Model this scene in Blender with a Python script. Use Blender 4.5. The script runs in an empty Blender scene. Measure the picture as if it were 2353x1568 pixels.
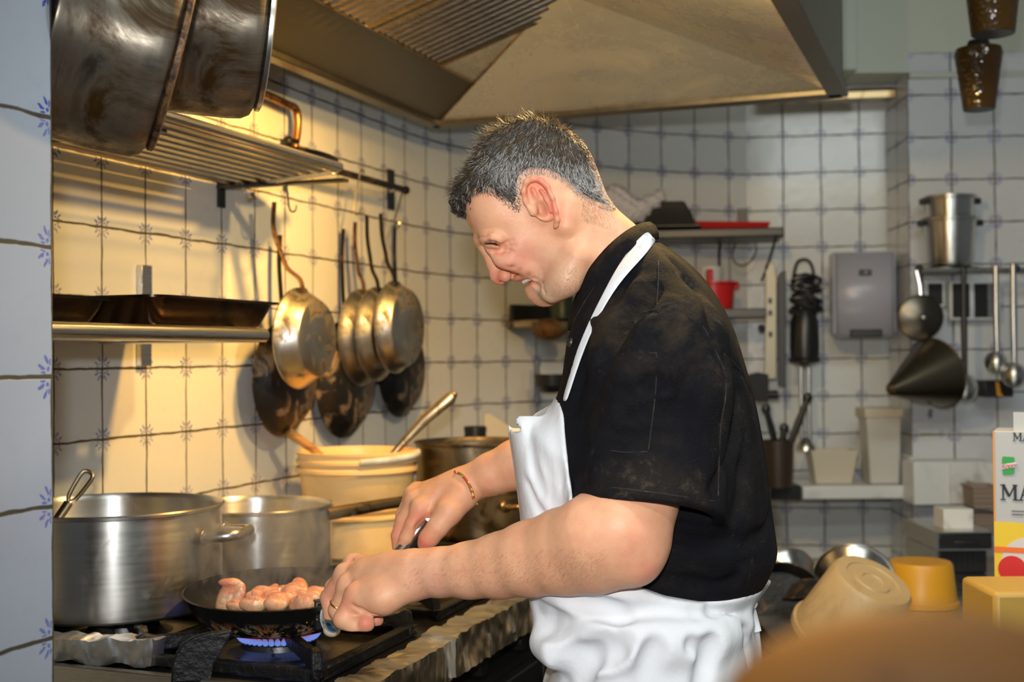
import bpy, bmesh, math, random
import numpy as np
from mathutils import Vector, Matrix, noise
import openvdb
random.seed(7); RNG = np.random.default_rng(7)
PI = math.pi
S = bpy.context.scene
COL = S.collection
# ------------------------------------------------------------------ camera
FPX, CX, CY = 2890.0, 1176.5, 784.0
CAMH = 1.40
RC = Matrix.Rotation(PI/2 + math.radians(0.69), 3, 'X') @ Matrix.Rotation(math.radians(-0.45), 3, 'Z')
cam_d = bpy.data.cameras.new('camera'); cam = bpy.data.objects.new('camera', cam_d); COL.objects.link(cam)
cam.location = (0, 0, CAMH); cam.rotation_euler = RC.to_euler()
cam_d.sensor_width = 36; cam_d.lens = 36*FPX/2353; cam_d.clip_start = 0.02
cam_d.dof.use_dof = True; cam_d.dof.focus_distance = 1.58; cam_d.dof.aperture_fstop = 5.2
S.camera = cam
S.view_settings.view_transform = 'Standard'; S.view_settings.look = 'None'
S.view_settings.exposure = 0.0; S.view_settings.gamma = 1.0; S.view_settings.use_curve_mapping = False
S.cycles.max_bounces = 6; S.cycles.volume_bounces = 0; S.cycles.transparent_max_bounces = 12
S.cycles.sample_clamp_indirect = 4.0
# ------------------------------------------------------------------ light
W = bpy.data.worlds.new('world'); S.world = W; W.use_nodes = True
W.node_tree.nodes['Background'].inputs[0].default_value = (0.85, 0.92, 0.95, 1)
W.node_tree.nodes['Background'].inputs[1].default_value = 0.11

def lamp(name, kind, loc, energy, color, aim=None, **kw):
    d = bpy.data.lights.new(name, kind); d.energy = energy; d.color = color
    for k, v in kw.items(): setattr(d, k, v)
    o = bpy.data.objects.new(name, d); COL.objects.link(o); o.location = loc
    if aim is not None:
        o.rotation_euler = (Vector(aim)-Vector(loc)).to_track_quat('-Z', 'Y').to_euler()
    return o
# the camera's flash, sitting just above the lens
lamp('camera_flash', 'SPOT', (-.03, 0.0, CAMH+.13), 84, (0.98, 0.98, 0.97), (0.16, 2.2, CAMH-.03),
     spot_size=math.radians(66), spot_blend=0.95, shadow_soft_size=0.022)
# warm bulbs up in the extractor hood, above the frame
lamp('hood_bulb', 'SPOT', (-.06, 2.32, CAMH+.70), 66, (1.0, .52, .11), (-.62, 2.75, CAMH-.15), spot_size=math.radians(125), spot_blend=0.9, shadow_soft_size=0.035)
lamp('hood_bulb', 'POINT', (.30, 1.98, CAMH+.60), 26, (1.0, .66, .24), shadow_soft_size=0.022)
# cool ceiling strip light of the room, behind and above the camera
lamp('ceiling_strip_light', 'AREA', (.9, 1.2, 2.62), 16, (0.90, .98, .94), (1.0, 2.6, 1.0), size=1.2, size_y=.3, shape='RECTANGLE')

lamp('ceiling_strip_light', 'AREA', (.2, -.5, 2.66), 14, (0.90, .98, .95), (.1, 1.2, .9), size=1.2, size_y=.15, shape='RECTANGLE')  # unseen second ceiling lamp, added as fill for the near shape and pots
# ------------------------------------------------------------------ frames
def P(px, py, d):
    v = RC @ Vector(((px-CX)/FPX, -(py-CY)/FPX, -1)); v *= d/v.y
    return Vector((v.x, v.y, v.z+CAMH))
def proj(p):
    v = RC.transposed() @ (Vector(p)-Vector((0, 0, CAMH)))
    return CX+FPX*v.x/-v.z, CY-FPX*v.y/-v.z
T2 = Vector((.348, .937, 0)).normalized(); N2 = Vector((T2.y, -T2.x, 0)); O2 = Vector((-.6155, 2.67, CAMH))
def L(s, d, h): return O2 + T2*s + N2*d + Vector((0, 0, h))
def LP(px, py, d):                       # pixel ray meets the plane d metres off the cooking wall
    r = P(px, py, 1) - Vector((0, 0, CAMH)); c = Vector((0, 0, CAMH))
    k = (N2.dot(O2)+d - N2.dot(c))/N2.dot(r); return c + r*k
WALLROT = math.atan2(T2.y, T2.x)         # rotation of local x onto the wall direction
# ------------------------------------------------------------------ objects
MW = {}
def tag(o, label=None, cat=None, group=None, kind=None):
    if label: o['label'] = label
    if cat: o['category'] = cat
    if group: o['group'] = group
    if kind: o['kind'] = kind
    return o
def thing(name, label, cat, loc=(0, 0, 0), rot=None, group=None):
    o = bpy.data.objects.new(name, None); COL.objects.link(o); o.empty_display_size = .05
    M = Matrix.Translation(Vector(loc))
    if rot is not None:
        R = rot if isinstance(rot, Matrix) else Matrix.Rotation(rot, 3, 'Z')
        M = M @ R.to_4x4(); o.rotation_euler = R.to_euler()
    o.location = loc; MW[o.name] = M
    return tag(o, label, cat, group)
class MB:
    def __init__(s): s.v = []; s.f = []; s.uv = None
    def add(s, v, f, M=None):
        n = len(s.v)
        s.v += [tuple(M @ Vector(p)) if M is not None else tuple(p) for p in v]
        s.f += [tuple(i+n for i in q) for q in f]; return s
    def box(s, lo, hi, M=None):
        x0, y0, z0 = lo; x1, y1, z1 = hi
        return s.add([(x0,y0,z0),(x1,y0,z0),(x1,y1,z0),(x0,y1,z0),(x0,y0,z1),(x1,y0,z1),(x1,y1,z1),(x0,y1,z1)],
              [(0,3,2,1),(4,5,6,7),(0,1,5,4),(1,2,6,5),(2,3,7,6),(3,0,4,7)], M)
    def lathe(s, prof, n=48, M=None, close=False):
        m = len(prof); v = []; f = []
        for i in range(n):
            a = 2*PI*i/n; c, q = math.cos(a), math.sin(a)
            v += [(r*c, r*q, z) for r, z in prof]
        for i in range(n):
            j = (i+1) % n
            for k in range(m-1 if not close else m):
                l = (k+1) % m
                f.append((i*m+k, j*m+k, j*m+l, i*m+l))
        return s.add(v, f, M)
    def tube(s, pts, r, n=10, M=None, closed=False, flat=None):
        pts = [Vector(p) for p in pts]; m = len(pts); v = []; f = []
        rr = r if isinstance(r, (list, tuple)) else [r]*m
        up = None
        for i, p in enumerate(pts):
            a = pts[(i-1) % m] if (i > 0 or closed) else p; b = pts[(i+1) % m] if (i < m-1 or closed) else p
            t = (b-a).normalized()
            if up is None:
                up = Vector((0, 0, 1)) if abs(t.z) < .9 else Vector((0, 1, 0))
                if flat: up = Vector(flat[0])
            up = (up - t*up.dot(t)); up = up.normalized() if up.length > 1e-6 else t.orthogonal().normalized()
            w = t.cross(up); k = flat[1] if flat else 1
            for q in range(n):
                an = 2*PI*q/n; v.append(p + (up*math.cos(an)*k + w*math.sin(an))*rr[i])
        for i in range(m if closed else m-1):
            for q in range(n):
                j = (i+1) % m; l = (q+1) % n
                f.append((i*n+q, i*n+l, j*n+l, j*n+q))
        if not closed:
            f.append(tuple(range(n))[::-1]); f.append(tuple((m-1)*n+q for q in range(n)))
        return s.add(v, f, M)
    def prism(s, poly, z0, z1, M=None):
        n = len(poly)
        return s.add([(x, y, z0) for x, y in poly]+[(x, y, z1) for x, y in poly],
                     [tuple(range(n))[::-1], tuple(range(n, 2*n))]+[(i, (i+1) % n, n+(i+1) % n, n+i) for i in range(n)], M)
    def ball(s, c, r, n=16, M=None):
        r = r if isinstance(r, (tuple, list)) else (r, r, r); v = [(c[0], c[1], c[2]-r[2])]; m = n//2
        for k in range(1, m):
            ph = -PI/2+PI*k/m
            v += [(c[0]+r[0]*math.cos(ph)*math.cos(2*PI*q/n), c[1]+r[1]*math.cos(ph)*math.sin(2*PI*q/n), c[2]+r[2]*math.sin(ph)) for q in range(n)]
        v.append((c[0], c[1], c[2]+r[2])); f = []
        for q in range(n):
            l = (q+1) % n; f.append((0, 1+l, 1+q)); f.append((len(v)-1, 1+(m-2)*n+q, 1+(m-2)*n+l))
            for k in range(m-2): f.append((1+k*n+q, 1+k*n+l, 1+(k+1)*n+l, 1+(k+1)*n+q))
        return s.add(v, f, M)
    def build(s, name, mat, parent=None, world=False, angle=35, bevel=0, sub=0, fixn=True):
        v = s.v
        if parent is not None and world:
            I = MW[parent.name].inverted(); v = [tuple(I @ Vector(p)) for p in v]
        me = bpy.data.meshes.new(name); me.from_pydata(v, [], s.f)
        if fixn:
            bm = bmesh.new(); bm.from_mesh(me)
            bmesh.ops.remove_doubles(bm, verts=bm.verts, dist=1e-6)
            bmesh.ops.recalc_face_normals(bm, faces=bm.faces); bm.to_mesh(me); bm.free()
        return finish(name, me, mat, parent, angle, bevel, sub)
def finish(name, me, mat, parent=None, angle=35, bevel=0, sub=0):
    me.shade_smooth()
    if angle is not None and angle < 180: me.set_sharp_from_angle(angle=math.radians(angle))
    if mat is not None: me.materials.append(mat)
    o = bpy.data.objects.new(name, me); COL.objects.link(o)
    MW.setdefault(o.name, Matrix.Identity(4))
    if parent is not None:
        o.parent = parent; MW[o.name] = MW[parent.name]
    if bevel:
        b = o.modifiers.new('bevel', 'BEVEL'); b.width = bevel; b.segments = 2; b.limit_method = 'ANGLE'; b.angle_limit = math.radians(40)
    if sub:
        b = o.modifiers.new('sub', 'SUBSURF'); b.levels = sub; b.render_levels = sub
    return o
def one(mb, name, mat, label, cat, group=None, kind=None, **kw):
    o = mb.build(name, mat, **kw); return tag(o, label, cat, group, kind)
def dup(root, loc=None, rot=None, label=None, group=None):
    def cp(o, par=None):
        c = o.copy(); COL.objects.link(c)
        if par is not None: c.parent = par
        for ch in list(o.children): cp(ch, c)
        return c
    r = cp(root)
    if loc is not None: r.location = loc
    if rot is not None: r.rotation_euler = rot.to_euler() if isinstance(rot, Matrix) else (0, 0, rot)
    if label: r['label'] = label
    if group: r['group'] = group
    return r
def basis(z, up=(0, 0, 1)):              # matrix whose local z = z and local y is near up
    z = Vector(z).normalized(); u = Vector(up); y = (u - z*u.dot(z)).normalized(); x = y.cross(z)
    return Matrix((x, y, z)).transposed()
# ------------------------------------------------------------------ materials
class NT:
    def __init__(s, name):
        s.m = bpy.data.materials.new(name); s.m.use_nodes = True; s.t = s.m.node_tree
        s.b = s.t.nodes['Principled BSDF']; s.out = s.t.nodes['Material Output']
    def n(s, ty, **kw):
        q = s.t.nodes.new(ty)
        for k, v in kw.items(): setattr(q, k, v)
        return q
    def set(s, sock, v):
        if hasattr(v, 'is_output') or isinstance(v, bpy.types.NodeSocket): s.t.links.new(v, sock)
        else: sock.default_value = v
    def m_(s, op, a, b=0.0, c=0.0):
        q = s.n('ShaderNodeMath', operation=op); s.set(q.inputs[0], a); s.set(q.inputs[1], b)
        if op in ('MULTIPLY_ADD', 'SMOOTH_MIN', 'COMPARE', 'WRAP'): s.set(q.inputs[2], c)
        return q.outputs[0]
    def ramp(s, v, a, b, lo=0.0, hi=1.0):
        q = s.n('ShaderNodeMapRange', interpolation_type='SMOOTHSTEP'); s.set(q.inputs[0], v)
        s.set(q.inputs[1], a); s.set(q.inputs[2], b); s.set(q.inputs[3], lo); s.set(q.inputs[4], hi); return q.outputs[0]
    def mix(s, f, a, b, mode='MIX'):
        q = s.n('ShaderNodeMix', data_type='RGBA', blend_type=mode, clamp_factor=True)
        s.set(q.inputs[0], f)
        for i, v in ((6, a), (7, b)): s.set(q.inputs[i], v if not isinstance(v, tuple) else (*v[:3], 1))
        return q.outputs[2]
    def noise(s, scale, detail=4, vec=None, rough=.55, dist=0, dims='3D'):
        q = s.n('ShaderNodeTexNoise', noise_dimensions=dims); q.inputs['Scale'].default_value = scale
        q.inputs['Detail'].default_value = detail; q.inputs['Roughness'].default_value = rough; q.inputs['Distortion'].default_value = dist
        if vec is not None: s.set(q.inputs['Vector'], vec)
        return q.outputs['Fac']
    def coord(s, kind='Object', scale=None):
        q = s.n('ShaderNodeTexCoord').outputs[kind]
        if scale:
            mp = s.n('ShaderNodeMapping'); s.t.links.new(q, mp.inputs['Vector']); mp.inputs['Scale'].default_value = scale; q = mp.outputs[0]
        return q
    def bump(s, h, strength=.3, dist=.002):
        q = s.n('ShaderNodeBump'); q.inputs['Strength'].default_value = strength; q.inputs['Distance'].default_value = dist
        s.set(q.inputs['Height'], h); s.t.links.new(q.outputs[0], s.b.inputs['Normal'])
    def P(s, **kw):
        for k, v in kw.items():
            i = s.b.inputs[k.replace('_', ' ')]
            s.set(i, (*v, 1) if isinstance(v, tuple) and len(v) == 3 and i.type == 'RGBA' else v)
        return s
def mat(name, col, rough=.5, metal=0.0, stain=None, nscale=20, thr=(.5, .62), bump=0, bscale=60, sss=0, spec=None, coat=0, vscale=None, alpha=None, trans=0, rstain=None):
    g = NT(name); co = g.coord('Object', vscale)
    c = col
    if stain is not None:
        nz = g.noise(nscale, 6, co, .65, .6); f = g.ramp(nz, thr[0], thr[1]); c = g.mix(f, col, stain)
        if rstain is not None: g.P(Roughness=g.ramp(nz, thr[0], thr[1], rough, rstain))
    g.P(Base_Color=c, Metallic=metal)
    if rstain is None: g.P(Roughness=rough)
    if bump: g.bump(g.noise(bscale, 5, co), bump, .003)
    if sss: g.P(Subsurface_Weight=sss); g.b.inputs['Subsurface Radius'].default_value = (.01, .004, .002)
    if spec is not None: g.b.inputs['Specular IOR Level'].default_value = spec
    if coat: g.P(Coat_Weight=coat, Coat_Roughness=.1)
    if trans: g.P(Transmission_Weight=trans)
    return g.m

def tile_material(name, tone=(.72, .74, .72), top=True):
    g = NT(name); uv = g.n('ShaderNodeUVMap'); uv.uv_map = 'UVMap'
    sp = g.n('ShaderNodeSeparateXYZ'); g.t.links.new(uv.outputs[0], sp.inputs[0]); u, v = sp.outputs[0], sp.outputs[1]
    w1 = g.noise(1.3, 2, uv.outputs[0]); w2 = g.noise(1.7, 2, uv.outputs[0])
    fine = g.noise(30, 3, uv.outputs[0])
    uu = g.m_('ADD', u, g.m_('MULTIPLY', g.m_('SUBTRACT', w1, .5), .06))
    vv = g.m_('ADD', v, g.m_('MULTIPLY', g.m_('SUBTRACT', w2, .5), .07))
    uu = g.m_('ADD', uu, g.m_('MULTIPLY', g.m_('SUBTRACT', fine, .5), .008)); vv = g.m_('ADD', vv, g.m_('MULTIPLY', g.m_('SUBTRACT', fine, .5), .008))
    fu, fv = g.m_('FRACT', uu), g.m_('FRACT', vv)
    eu = g.m_('MINIMUM', fu, g.m_('SUBTRACT', 1.0, fu)); ev = g.m_('MINIMUM', fv, g.m_('SUBTRACT', 1.0, fv))
    de = g.m_('MINIMUM', eu, ev)
    gw = g.m_('MULTIPLY_ADD', g.noise(2.3, 3, uv.outputs[0]), .022, .003)
    grout = g.m_('SUBTRACT', 1.0, g.ramp(g.m_('SUBTRACT', de, gw), 0.0, .006))
    def ell(cx, cy, rx, ry, a=eu, b=ev):
        p = g.m_('POWER', g.m_('DIVIDE', g.m_('SUBTRACT', a, cx), rx), 2.0); q = g.m_('POWER', g.m_('DIVIDE', g.m_('SUBTRACT', b, cy), ry), 2.0)
        return g.m_('ADD', p, q)
    ra = g.m_('ADD', eu, g.m_('MULTIPLY', g.m_('SUBTRACT', fine, .5), .03)); rb = g.m_('SUBTRACT', ev, g.m_('MULTIPLY', g.m_('SUBTRACT', fine, .5), .03))
    sk = g.m_('SUBTRACT', ra, g.m_('MULTIPLY', rb, .5)); sk2 = g.m_('SUBTRACT', rb, g.m_('MULTIPLY', ra, .5))
    m = ell(.012, .125, .016, .036, sk, rb); m = g.m_('MINIMUM', m, ell(.125, .012, .036, .016, ra, sk2))
    m = g.m_('MINIMUM', m, ell(.055, .055, .017, .017, ra, rb)); m = g.m_('MINIMUM', m, ell(.035, .105, .009, .03, ra, rb)); m = g.m_('MINIMUM', m, ell(.105, .033, .03, .009, ra, rb))
    motif = g.m_('SUBTRACT', 1.0, g.ramp(m, .8, 1.25))
    wn = g.n('ShaderNodeTexWhiteNoise', noise_dimensions='2D'); cb = g.n('ShaderNodeCombineXYZ')
    g.t.links.new(g.m_('FLOOR', uu), cb.inputs[0]); g.t.links.new(g.m_('FLOOR', vv), cb.inputs[1]); g.t.links.new(cb.outputs[0], wn.inputs['Vector'])
    dark = tuple(x*.93 for x in tone); lite = tuple(min(1, x*1.03) for x in tone)
    base = g.mix(wn.outputs[0], dark, lite)
    base = g.mix(g.ramp(g.noise(6, 5, uv.outputs[0]), .5, .9), base, tuple(x*.9 for x in tone))
    motif = g.m_('MULTIPLY', motif, g.m_('MULTIPLY_ADD', wn.outputs[0], .5, .5))
    c = g.mix(motif, base, (.05, .07, .42))
    gcol = g.mix(g.noise(4, 3, uv.outputs[0]), (.03, .022, .012), (.12, .10, .06))
    c = g.mix(grout, c, gcol)
    rg = g.m_('MULTIPLY_ADD', grout, .6, .22)
    if top:
        pl = g.ramp(v, 6.99, 7.0); c = g.mix(pl, c, (.55, .57, .48)); rg = g.m_('MAXIMUM', rg, g.m_('MULTIPLY', pl, .55))
        grout = g.m_('MULTIPLY', grout, g.m_('SUBTRACT', 1.0, pl))
    g.P(Base_Color=c, Roughness=rg)
    g.bump(g.m_('ADD', g.m_('MULTIPLY', grout, -1.0), g.m_('MULTIPLY', g.noise(2.2, 2, uv.outputs[0]), .8)), .5, .0015)
    return g.m
def steel_material(name, col=(.62, .61, .58), rough=.28, brush=(1, 1, 60), dirt=None, dthr=(.5, .7), ds=9, bumpy=.05, metal=1.0, aniso=0):
    g = NT(name); co = g.coord('Object'); bc = g.coord('Object', brush)
    br = g.noise(12, 4, bc); c = g.mix(br, tuple(x*.8 for x in col), col); r = g.m_('MULTIPLY_ADD', br, .16, rough-.08)
    if dirt is not None:
        nz = g.noise(ds, 8, co, .68, .8); f = g.ramp(nz, *dthr); c = g.mix(f, c, dirt); r = g.m_('ADD', r, g.m_('MULTIPLY', f, .25))
        g.P(Metallic=g.m_('SUBTRACT', metal, g.m_('MULTIPLY', f, .5)))
    else: g.P(Metallic=1.0)
    g.P(Base_Color=c, Roughness=r)
    if aniso:
        tn = g.n('ShaderNodeTangent', direction_type='RADIAL', axis='Z'); g.P(Anisotropic=aniso, Tangent=tn.outputs[0]); g.b.inputs['Anisotropic Rotation'].default_value = ANROT
    else: g.bump(br, bumpy, .001)
    return g.m
ANROT = 0.25
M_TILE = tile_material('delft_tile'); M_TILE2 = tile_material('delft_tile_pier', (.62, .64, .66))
M_TILEN = tile_material('delft_tile_near', (.42, .46, .54))  # same tile, colour darkened to stand for weak light on the near wall
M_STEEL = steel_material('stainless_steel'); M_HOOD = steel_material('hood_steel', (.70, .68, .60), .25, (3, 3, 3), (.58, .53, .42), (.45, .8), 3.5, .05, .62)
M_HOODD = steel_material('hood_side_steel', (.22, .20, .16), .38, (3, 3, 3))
M_POT = steel_material('pot_steel', (.72, .71, .68), .34, (1, 1, 14), (.20, .16, .11), (.56, .85), 9, aniso=.85)
M_SOOT = steel_material('sooty_steel', (.40, .36, .29), .32, (1, 1, 8), (.060, .030, .007), (.38, .60), 7, aniso=.8)
M_ALU = steel_material('worn_aluminium', (.60, .57, .50), .34, (1, 1, 2), (.10, .065, .03), (.50, .66), 16)
M_IRON = mat('black_iron', (.012, .012, .013), .42, .4, (.10, .06, .035), 22, (.52, .68), .4, 70)
M_BLK = mat('burnt_pan_iron', (.016, .016, .017), .42, .35, (.26, .19, .13), 16, (.50, .62), .5, 60)
M_BLACK = mat('black_plastic', (.012, .012, .013), .35); M_DARK = mat('dark_metal', (.05, .05, .05), .4, .8)
M_RUST = mat('rusty_edge', (.16, .085, .04), .5, .5, (.04, .02, .012), 60, (.45, .6), .5, 120)
M_WHITE = mat('white_plastic', (.72, .72, .70), .4, 0, (.5, .5, .48), 8); M_WIRE = mat('bright_wire', (.7, .68, .6), .25, 1.0)
M_BRASS = mat('brassy_steel', (.45, .33, .18), .3, 1.0, (.2, .12, .05), 20)
M_WOOD = mat('worn_wood', (.45, .26, .09), .5, 0, (.3, .15, .05), 12, vscale=(1, 1, 8))
# ================================================================== the room
def wallstrip(name, pts, z0, z1, mat, thick=.06, u0=0.0, tile=.13, voff=-.017, vn=14):
    """vertical wall along plan points, UV = arc length / tile, outward thickness behind"""
    pts = [Vector((*p, 0)) for p in pts]; v = []; f = []; uvs = []
    arc = [0]
    for a, b in zip(pts, pts[1:]): arc.append(arc[-1]+(b-a).length)
    zs = [z0, z1]; m = len(pts)
    for k, z in enumerate(zs):
        for p in pts: v.append((p.x, p.y, z))
    nrm = []
    for i in range(m):
        a = pts[max(i-1, 0)]; b = pts[min(i+1, m-1)]; t = (b-a).normalized(); nrm.append(Vector((-t.y, t.x, 0)))
    for z in zs:
        for p, n in zip(pts, nrm): v.append((p.x+n.x*thick, p.y+n.y*thick, z))
    U = lambda i: (arc[i]-u0)/tile; V = lambda z: (z-CAMH-voff)/tile
    for i in range(m-1):
        f.append((i, i+1, m+i+1, m+i)); uvs += [(U(i), V(z0)), (U(i+1), V(z0)), (U(i+1), V(z1)), (U(i), V(z1))]
    def side(q, uv): f.append(q); uvs.extend(uv)
    for i in range(m-1):
        side((2*m+i+1, 2*m+i, 3*m+i, 3*m+i+1), [(0, 0)]*4)
        side((m+i, m+i+1, 3*m+i+1, 3*m+i), [(0, 9)]*4); side((i+1, i, 2*m+i, 2*m+i+1), [(0, 0)]*4)
    th = thick/tile
    side((0, m, 3*m, 2*m), [(U(0), V(z0)), (U(0), V(z1)), (U(0)-th, V(z1)), (U(0)-th, V(z0))])
    side((m-1, 3*m-1, 4*m-1, 2*m-1), [(U(m-1), V(z0)), (U(m-1)+th, V(z0)), (U(m-1)+th, V(z1)), (U(m-1), V(z1))])
    me = bpy.data.meshes.new(name); me.from_pydata(v, [], f); l = me.uv_layers.new(name='UVMap')
    l.data.foreach_set('uv', np.array(uvs, dtype=np.float32).ravel())
    # f[-1] above uses vertex order m-1, 3m-1, 4m-1, 2m-1
    o = finish(name, me, mat, None, 50); o['kind'] = 'structure'; return o
def catmull(pts, n=6):
    out = []; q = [pts[0]]+list(pts)+[pts[-1]]
    for i in range(1, len(q)-2):
        a, b, c, d = [np.array(x, float) for x in q[i-1:i+3]]
        for k in range(n):
            t = k/n; out.append(tuple(.5*(2*b+(c-a)*t+(2*a-5*b+4*c-d)*t*t+(3*b-3*c+d-a)*t**3)))
    out.append(tuple(pts[-1])); return out
ZTOP = 2.75
st = O2+T2*-1.6
left = [(st.x, st.y)] + catmull([(-.50, 2.981), (-.337, 3.42), (-.232, 3.67), (-.10, 3.87), (.06, 4.03), (.22, 4.15), (.40, 4.26), (.6, 4.35), (.83, 4.42)], 6)
wallstrip('wall_left', left, 0, ZTOP, M_TILE, .08, u0=1.6-.3895+.0)
wallstrip('wall_back', [(.83, 4.42), (1.60, 4.31)], 0, ZTOP, M_TILE, .08, u0=-.004)
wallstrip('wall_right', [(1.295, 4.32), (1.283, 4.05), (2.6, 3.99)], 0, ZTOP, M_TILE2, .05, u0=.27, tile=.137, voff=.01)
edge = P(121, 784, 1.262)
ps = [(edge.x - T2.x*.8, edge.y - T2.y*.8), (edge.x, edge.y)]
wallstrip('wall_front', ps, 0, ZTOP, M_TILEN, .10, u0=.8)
M_FLOOR = mat('floor_tile', (.10, .07, .05), .35, 0, (.06, .045, .035), 6)
fl = MB().box((-3, -1.6, -.05), (3.4, 5.0, 0)).build('floor', M_FLOOR); fl['kind'] = 'structure'
M_CEIL = mat('ceiling_paint', (.55, .56, .52), .7)
ce = MB().box((-3, -1.6, ZTOP), (3.4, 5.0, ZTOP+.05)).build('ceiling', M_CEIL); ce['kind'] = 'structure'
# panelling above the tiles on the right and its trims
M_PANEL = mat('pale_green_panel', (.50, .54, .46), .45)
tr = MB().box((1.285, 4.03, CAMH+.885), (2.6, 4.055, CAMH+.905)).build('trim_1', M_PANEL, bevel=.003); tr['kind'] = 'structure'
tr = MB().box((1.06, 4.02, CAMH+.91), (1.115, 4.40, ZTOP)).build('trim_2', M_PANEL, bevel=.003); tr['kind'] = 'structure'
tr = MB().box((1.11, 4.045, CAMH+.905), (1.285, 4.40, ZTOP)).build('trim_3', M_PANEL); tr['kind'] = 'structure'

# ================================================================== extractor hood
HH = CAMH+.62
A = P(1000, 278, 3.34); A.z = HH; wid = 1.055; dep = 1.55
th = thing('range_hood', 'large stainless steel extractor hood above the stove and the chef', 'extractor hood', A, basis((0, 0, 1), -T2))
# local: x = toward room (N2), y = toward camera (-T2) -> note handedness handled by basis
Hx = Matrix((N2, -T2, Vector((0, 0, 1)))).transposed().to_4x4(); Hx = Matrix.Translation(A) @ Hx
def hb(mb, name, m, par=th, **kw): return mb.build(name, m, par, world=True, **kw)
fw = .035
m = MB(); H2 = .40
m.box((0, 0, 0), (wid, .02, H2), Hx); m.box((0, 0, 0), (.02, dep, H2), Hx); m.box((wid-.02, 0, 0), (wid, dep, H2), Hx); m.box((0, dep-.02, 0), (wid, dep, H2), Hx)
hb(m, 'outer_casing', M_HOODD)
m = MB()
m.box((.0, -.012, -.012), (wid, fw, .006), Hx); m.box((-.012, 0, -.012), (fw*.7, dep, .006), Hx); m.box((wid-fw, 0, -.012), (wid+.012, dep, .006), Hx); m.box((0, dep-fw, -.012), (wid, dep, .006), Hx)
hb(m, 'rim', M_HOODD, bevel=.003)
sl = .30
def hp(x, y, z): return Hx @ Vector((x, y, z))
i0 = .188
def quadp(name, pts, m_, nseg=1, t=.004):
    a = [Vector(p) for p in pts]; n = (a[1]-a[0]).cross(a[2]-a[0]).normalized()
    mb = MB().add([hp(*p) for p in a]+[hp(*(p+n*t)) for p in a], [(0, 1, 2, 3), (7, 6, 5, 4), (0, 4, 5, 1), (1, 5, 6, 2), (2, 6, 7, 3), (3, 7, 4, 0)])
    return hb(mb, name, m_)
cw = wid/2
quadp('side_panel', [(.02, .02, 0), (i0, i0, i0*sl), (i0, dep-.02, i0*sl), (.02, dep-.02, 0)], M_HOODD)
quadp('back_panel', [(.02, .02, 0), (wid*.5, wid*.5, wid*.5*sl), (wid*.5+.001, wid*.5, wid*.5*sl), (wid*.47, .02, 0)], M_HOOD)
quadp('back_panel', [(wid*.47, .02, 0), (wid*.5, wid*.5, wid*.5*sl+.004), (wid*.5+.001, wid*.5, wid*.5*sl+.004), (wid-.02, .02, 0)], M_HOOD)
quadp('side_panel', [(wid-.02, .02, 0), (wid*.5, wid*.5, wid*.5*sl), (wid*.5, dep-.02, wid*.5*sl), (wid-.02, dep-.02, 0)], M_HOOD)
quadp('upper_side_panel', [(i0, i0, i0*sl+.001), (wid*.5, wid*.5, wid*.5*sl), (wid*.5, wid*.5+.3, wid*.5*sl), (i0, i0+.22, i0*sl+.001)], M_HOOD)
m = MB(); m.tube([hp(i0, i0, i0*sl-.002), hp(i0, dep-.03, i0*sl-.002)], .003, 8); hb(m, 'seam_bead', M_BRASS)
m = MB(); m.tube([hp(.03, .03, .004), hp(.5*wid, .5*wid, .5*wid*sl-.002)], .0025, 8); hb(m, 'seam_bead', M_BRASS)
# baffle filters: rows of folded channels on the left slope
for fi in range(3):
    y0 = .42+fi*.36
    m = MB()
    fr = [(i0+.01, y0), (wid*.5-.02, y0), (wid*.5-.02, y0+.33), (i0+.01, y0+.33)]
    for k in range(11):
        yy = y0+.02+k*.029
        pts = [hp(i0+.015, yy, (i0)*sl-.002), hp(wid*.5-.02, yy, wid*.5*sl-.004)]
        m.tube(pts, .0095, 8)
    m.tube([hp(i0+.01, y0, i0*sl-.004), hp(wid*.5-.015, y0, wid*.5*sl-.006)], .008, 6); m.tube([hp(i0+.01, y0+.33, i0*sl-.004), hp(wid*.5-.015, y0+.33, wid*.5*sl-.006)], .008, 6)
    hb(m, 'baffle_filter', M_STEEL)
# steel strip and lamp rail fixed to the back wall under the hood
m = MB().box((0, -.06, 0), (.50, .0, .028)); t_ = thing('wall_rail', 'brownish steel strip fixed to the tiles below the hood, right', 'rail', P(1745, 243, 4.33), -.14)
m.build('strip', M_BRASS, t_, bevel=.003); MB().box((.0, -.075, .03), (.515, -.01, .05)).build('bar', M_STEEL, t_, bevel=.004); MB().box((.505, -.08, -.005), (.535, .0, .055)).build('end_bracket', M_BLACK, t_, bevel=.003)

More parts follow.
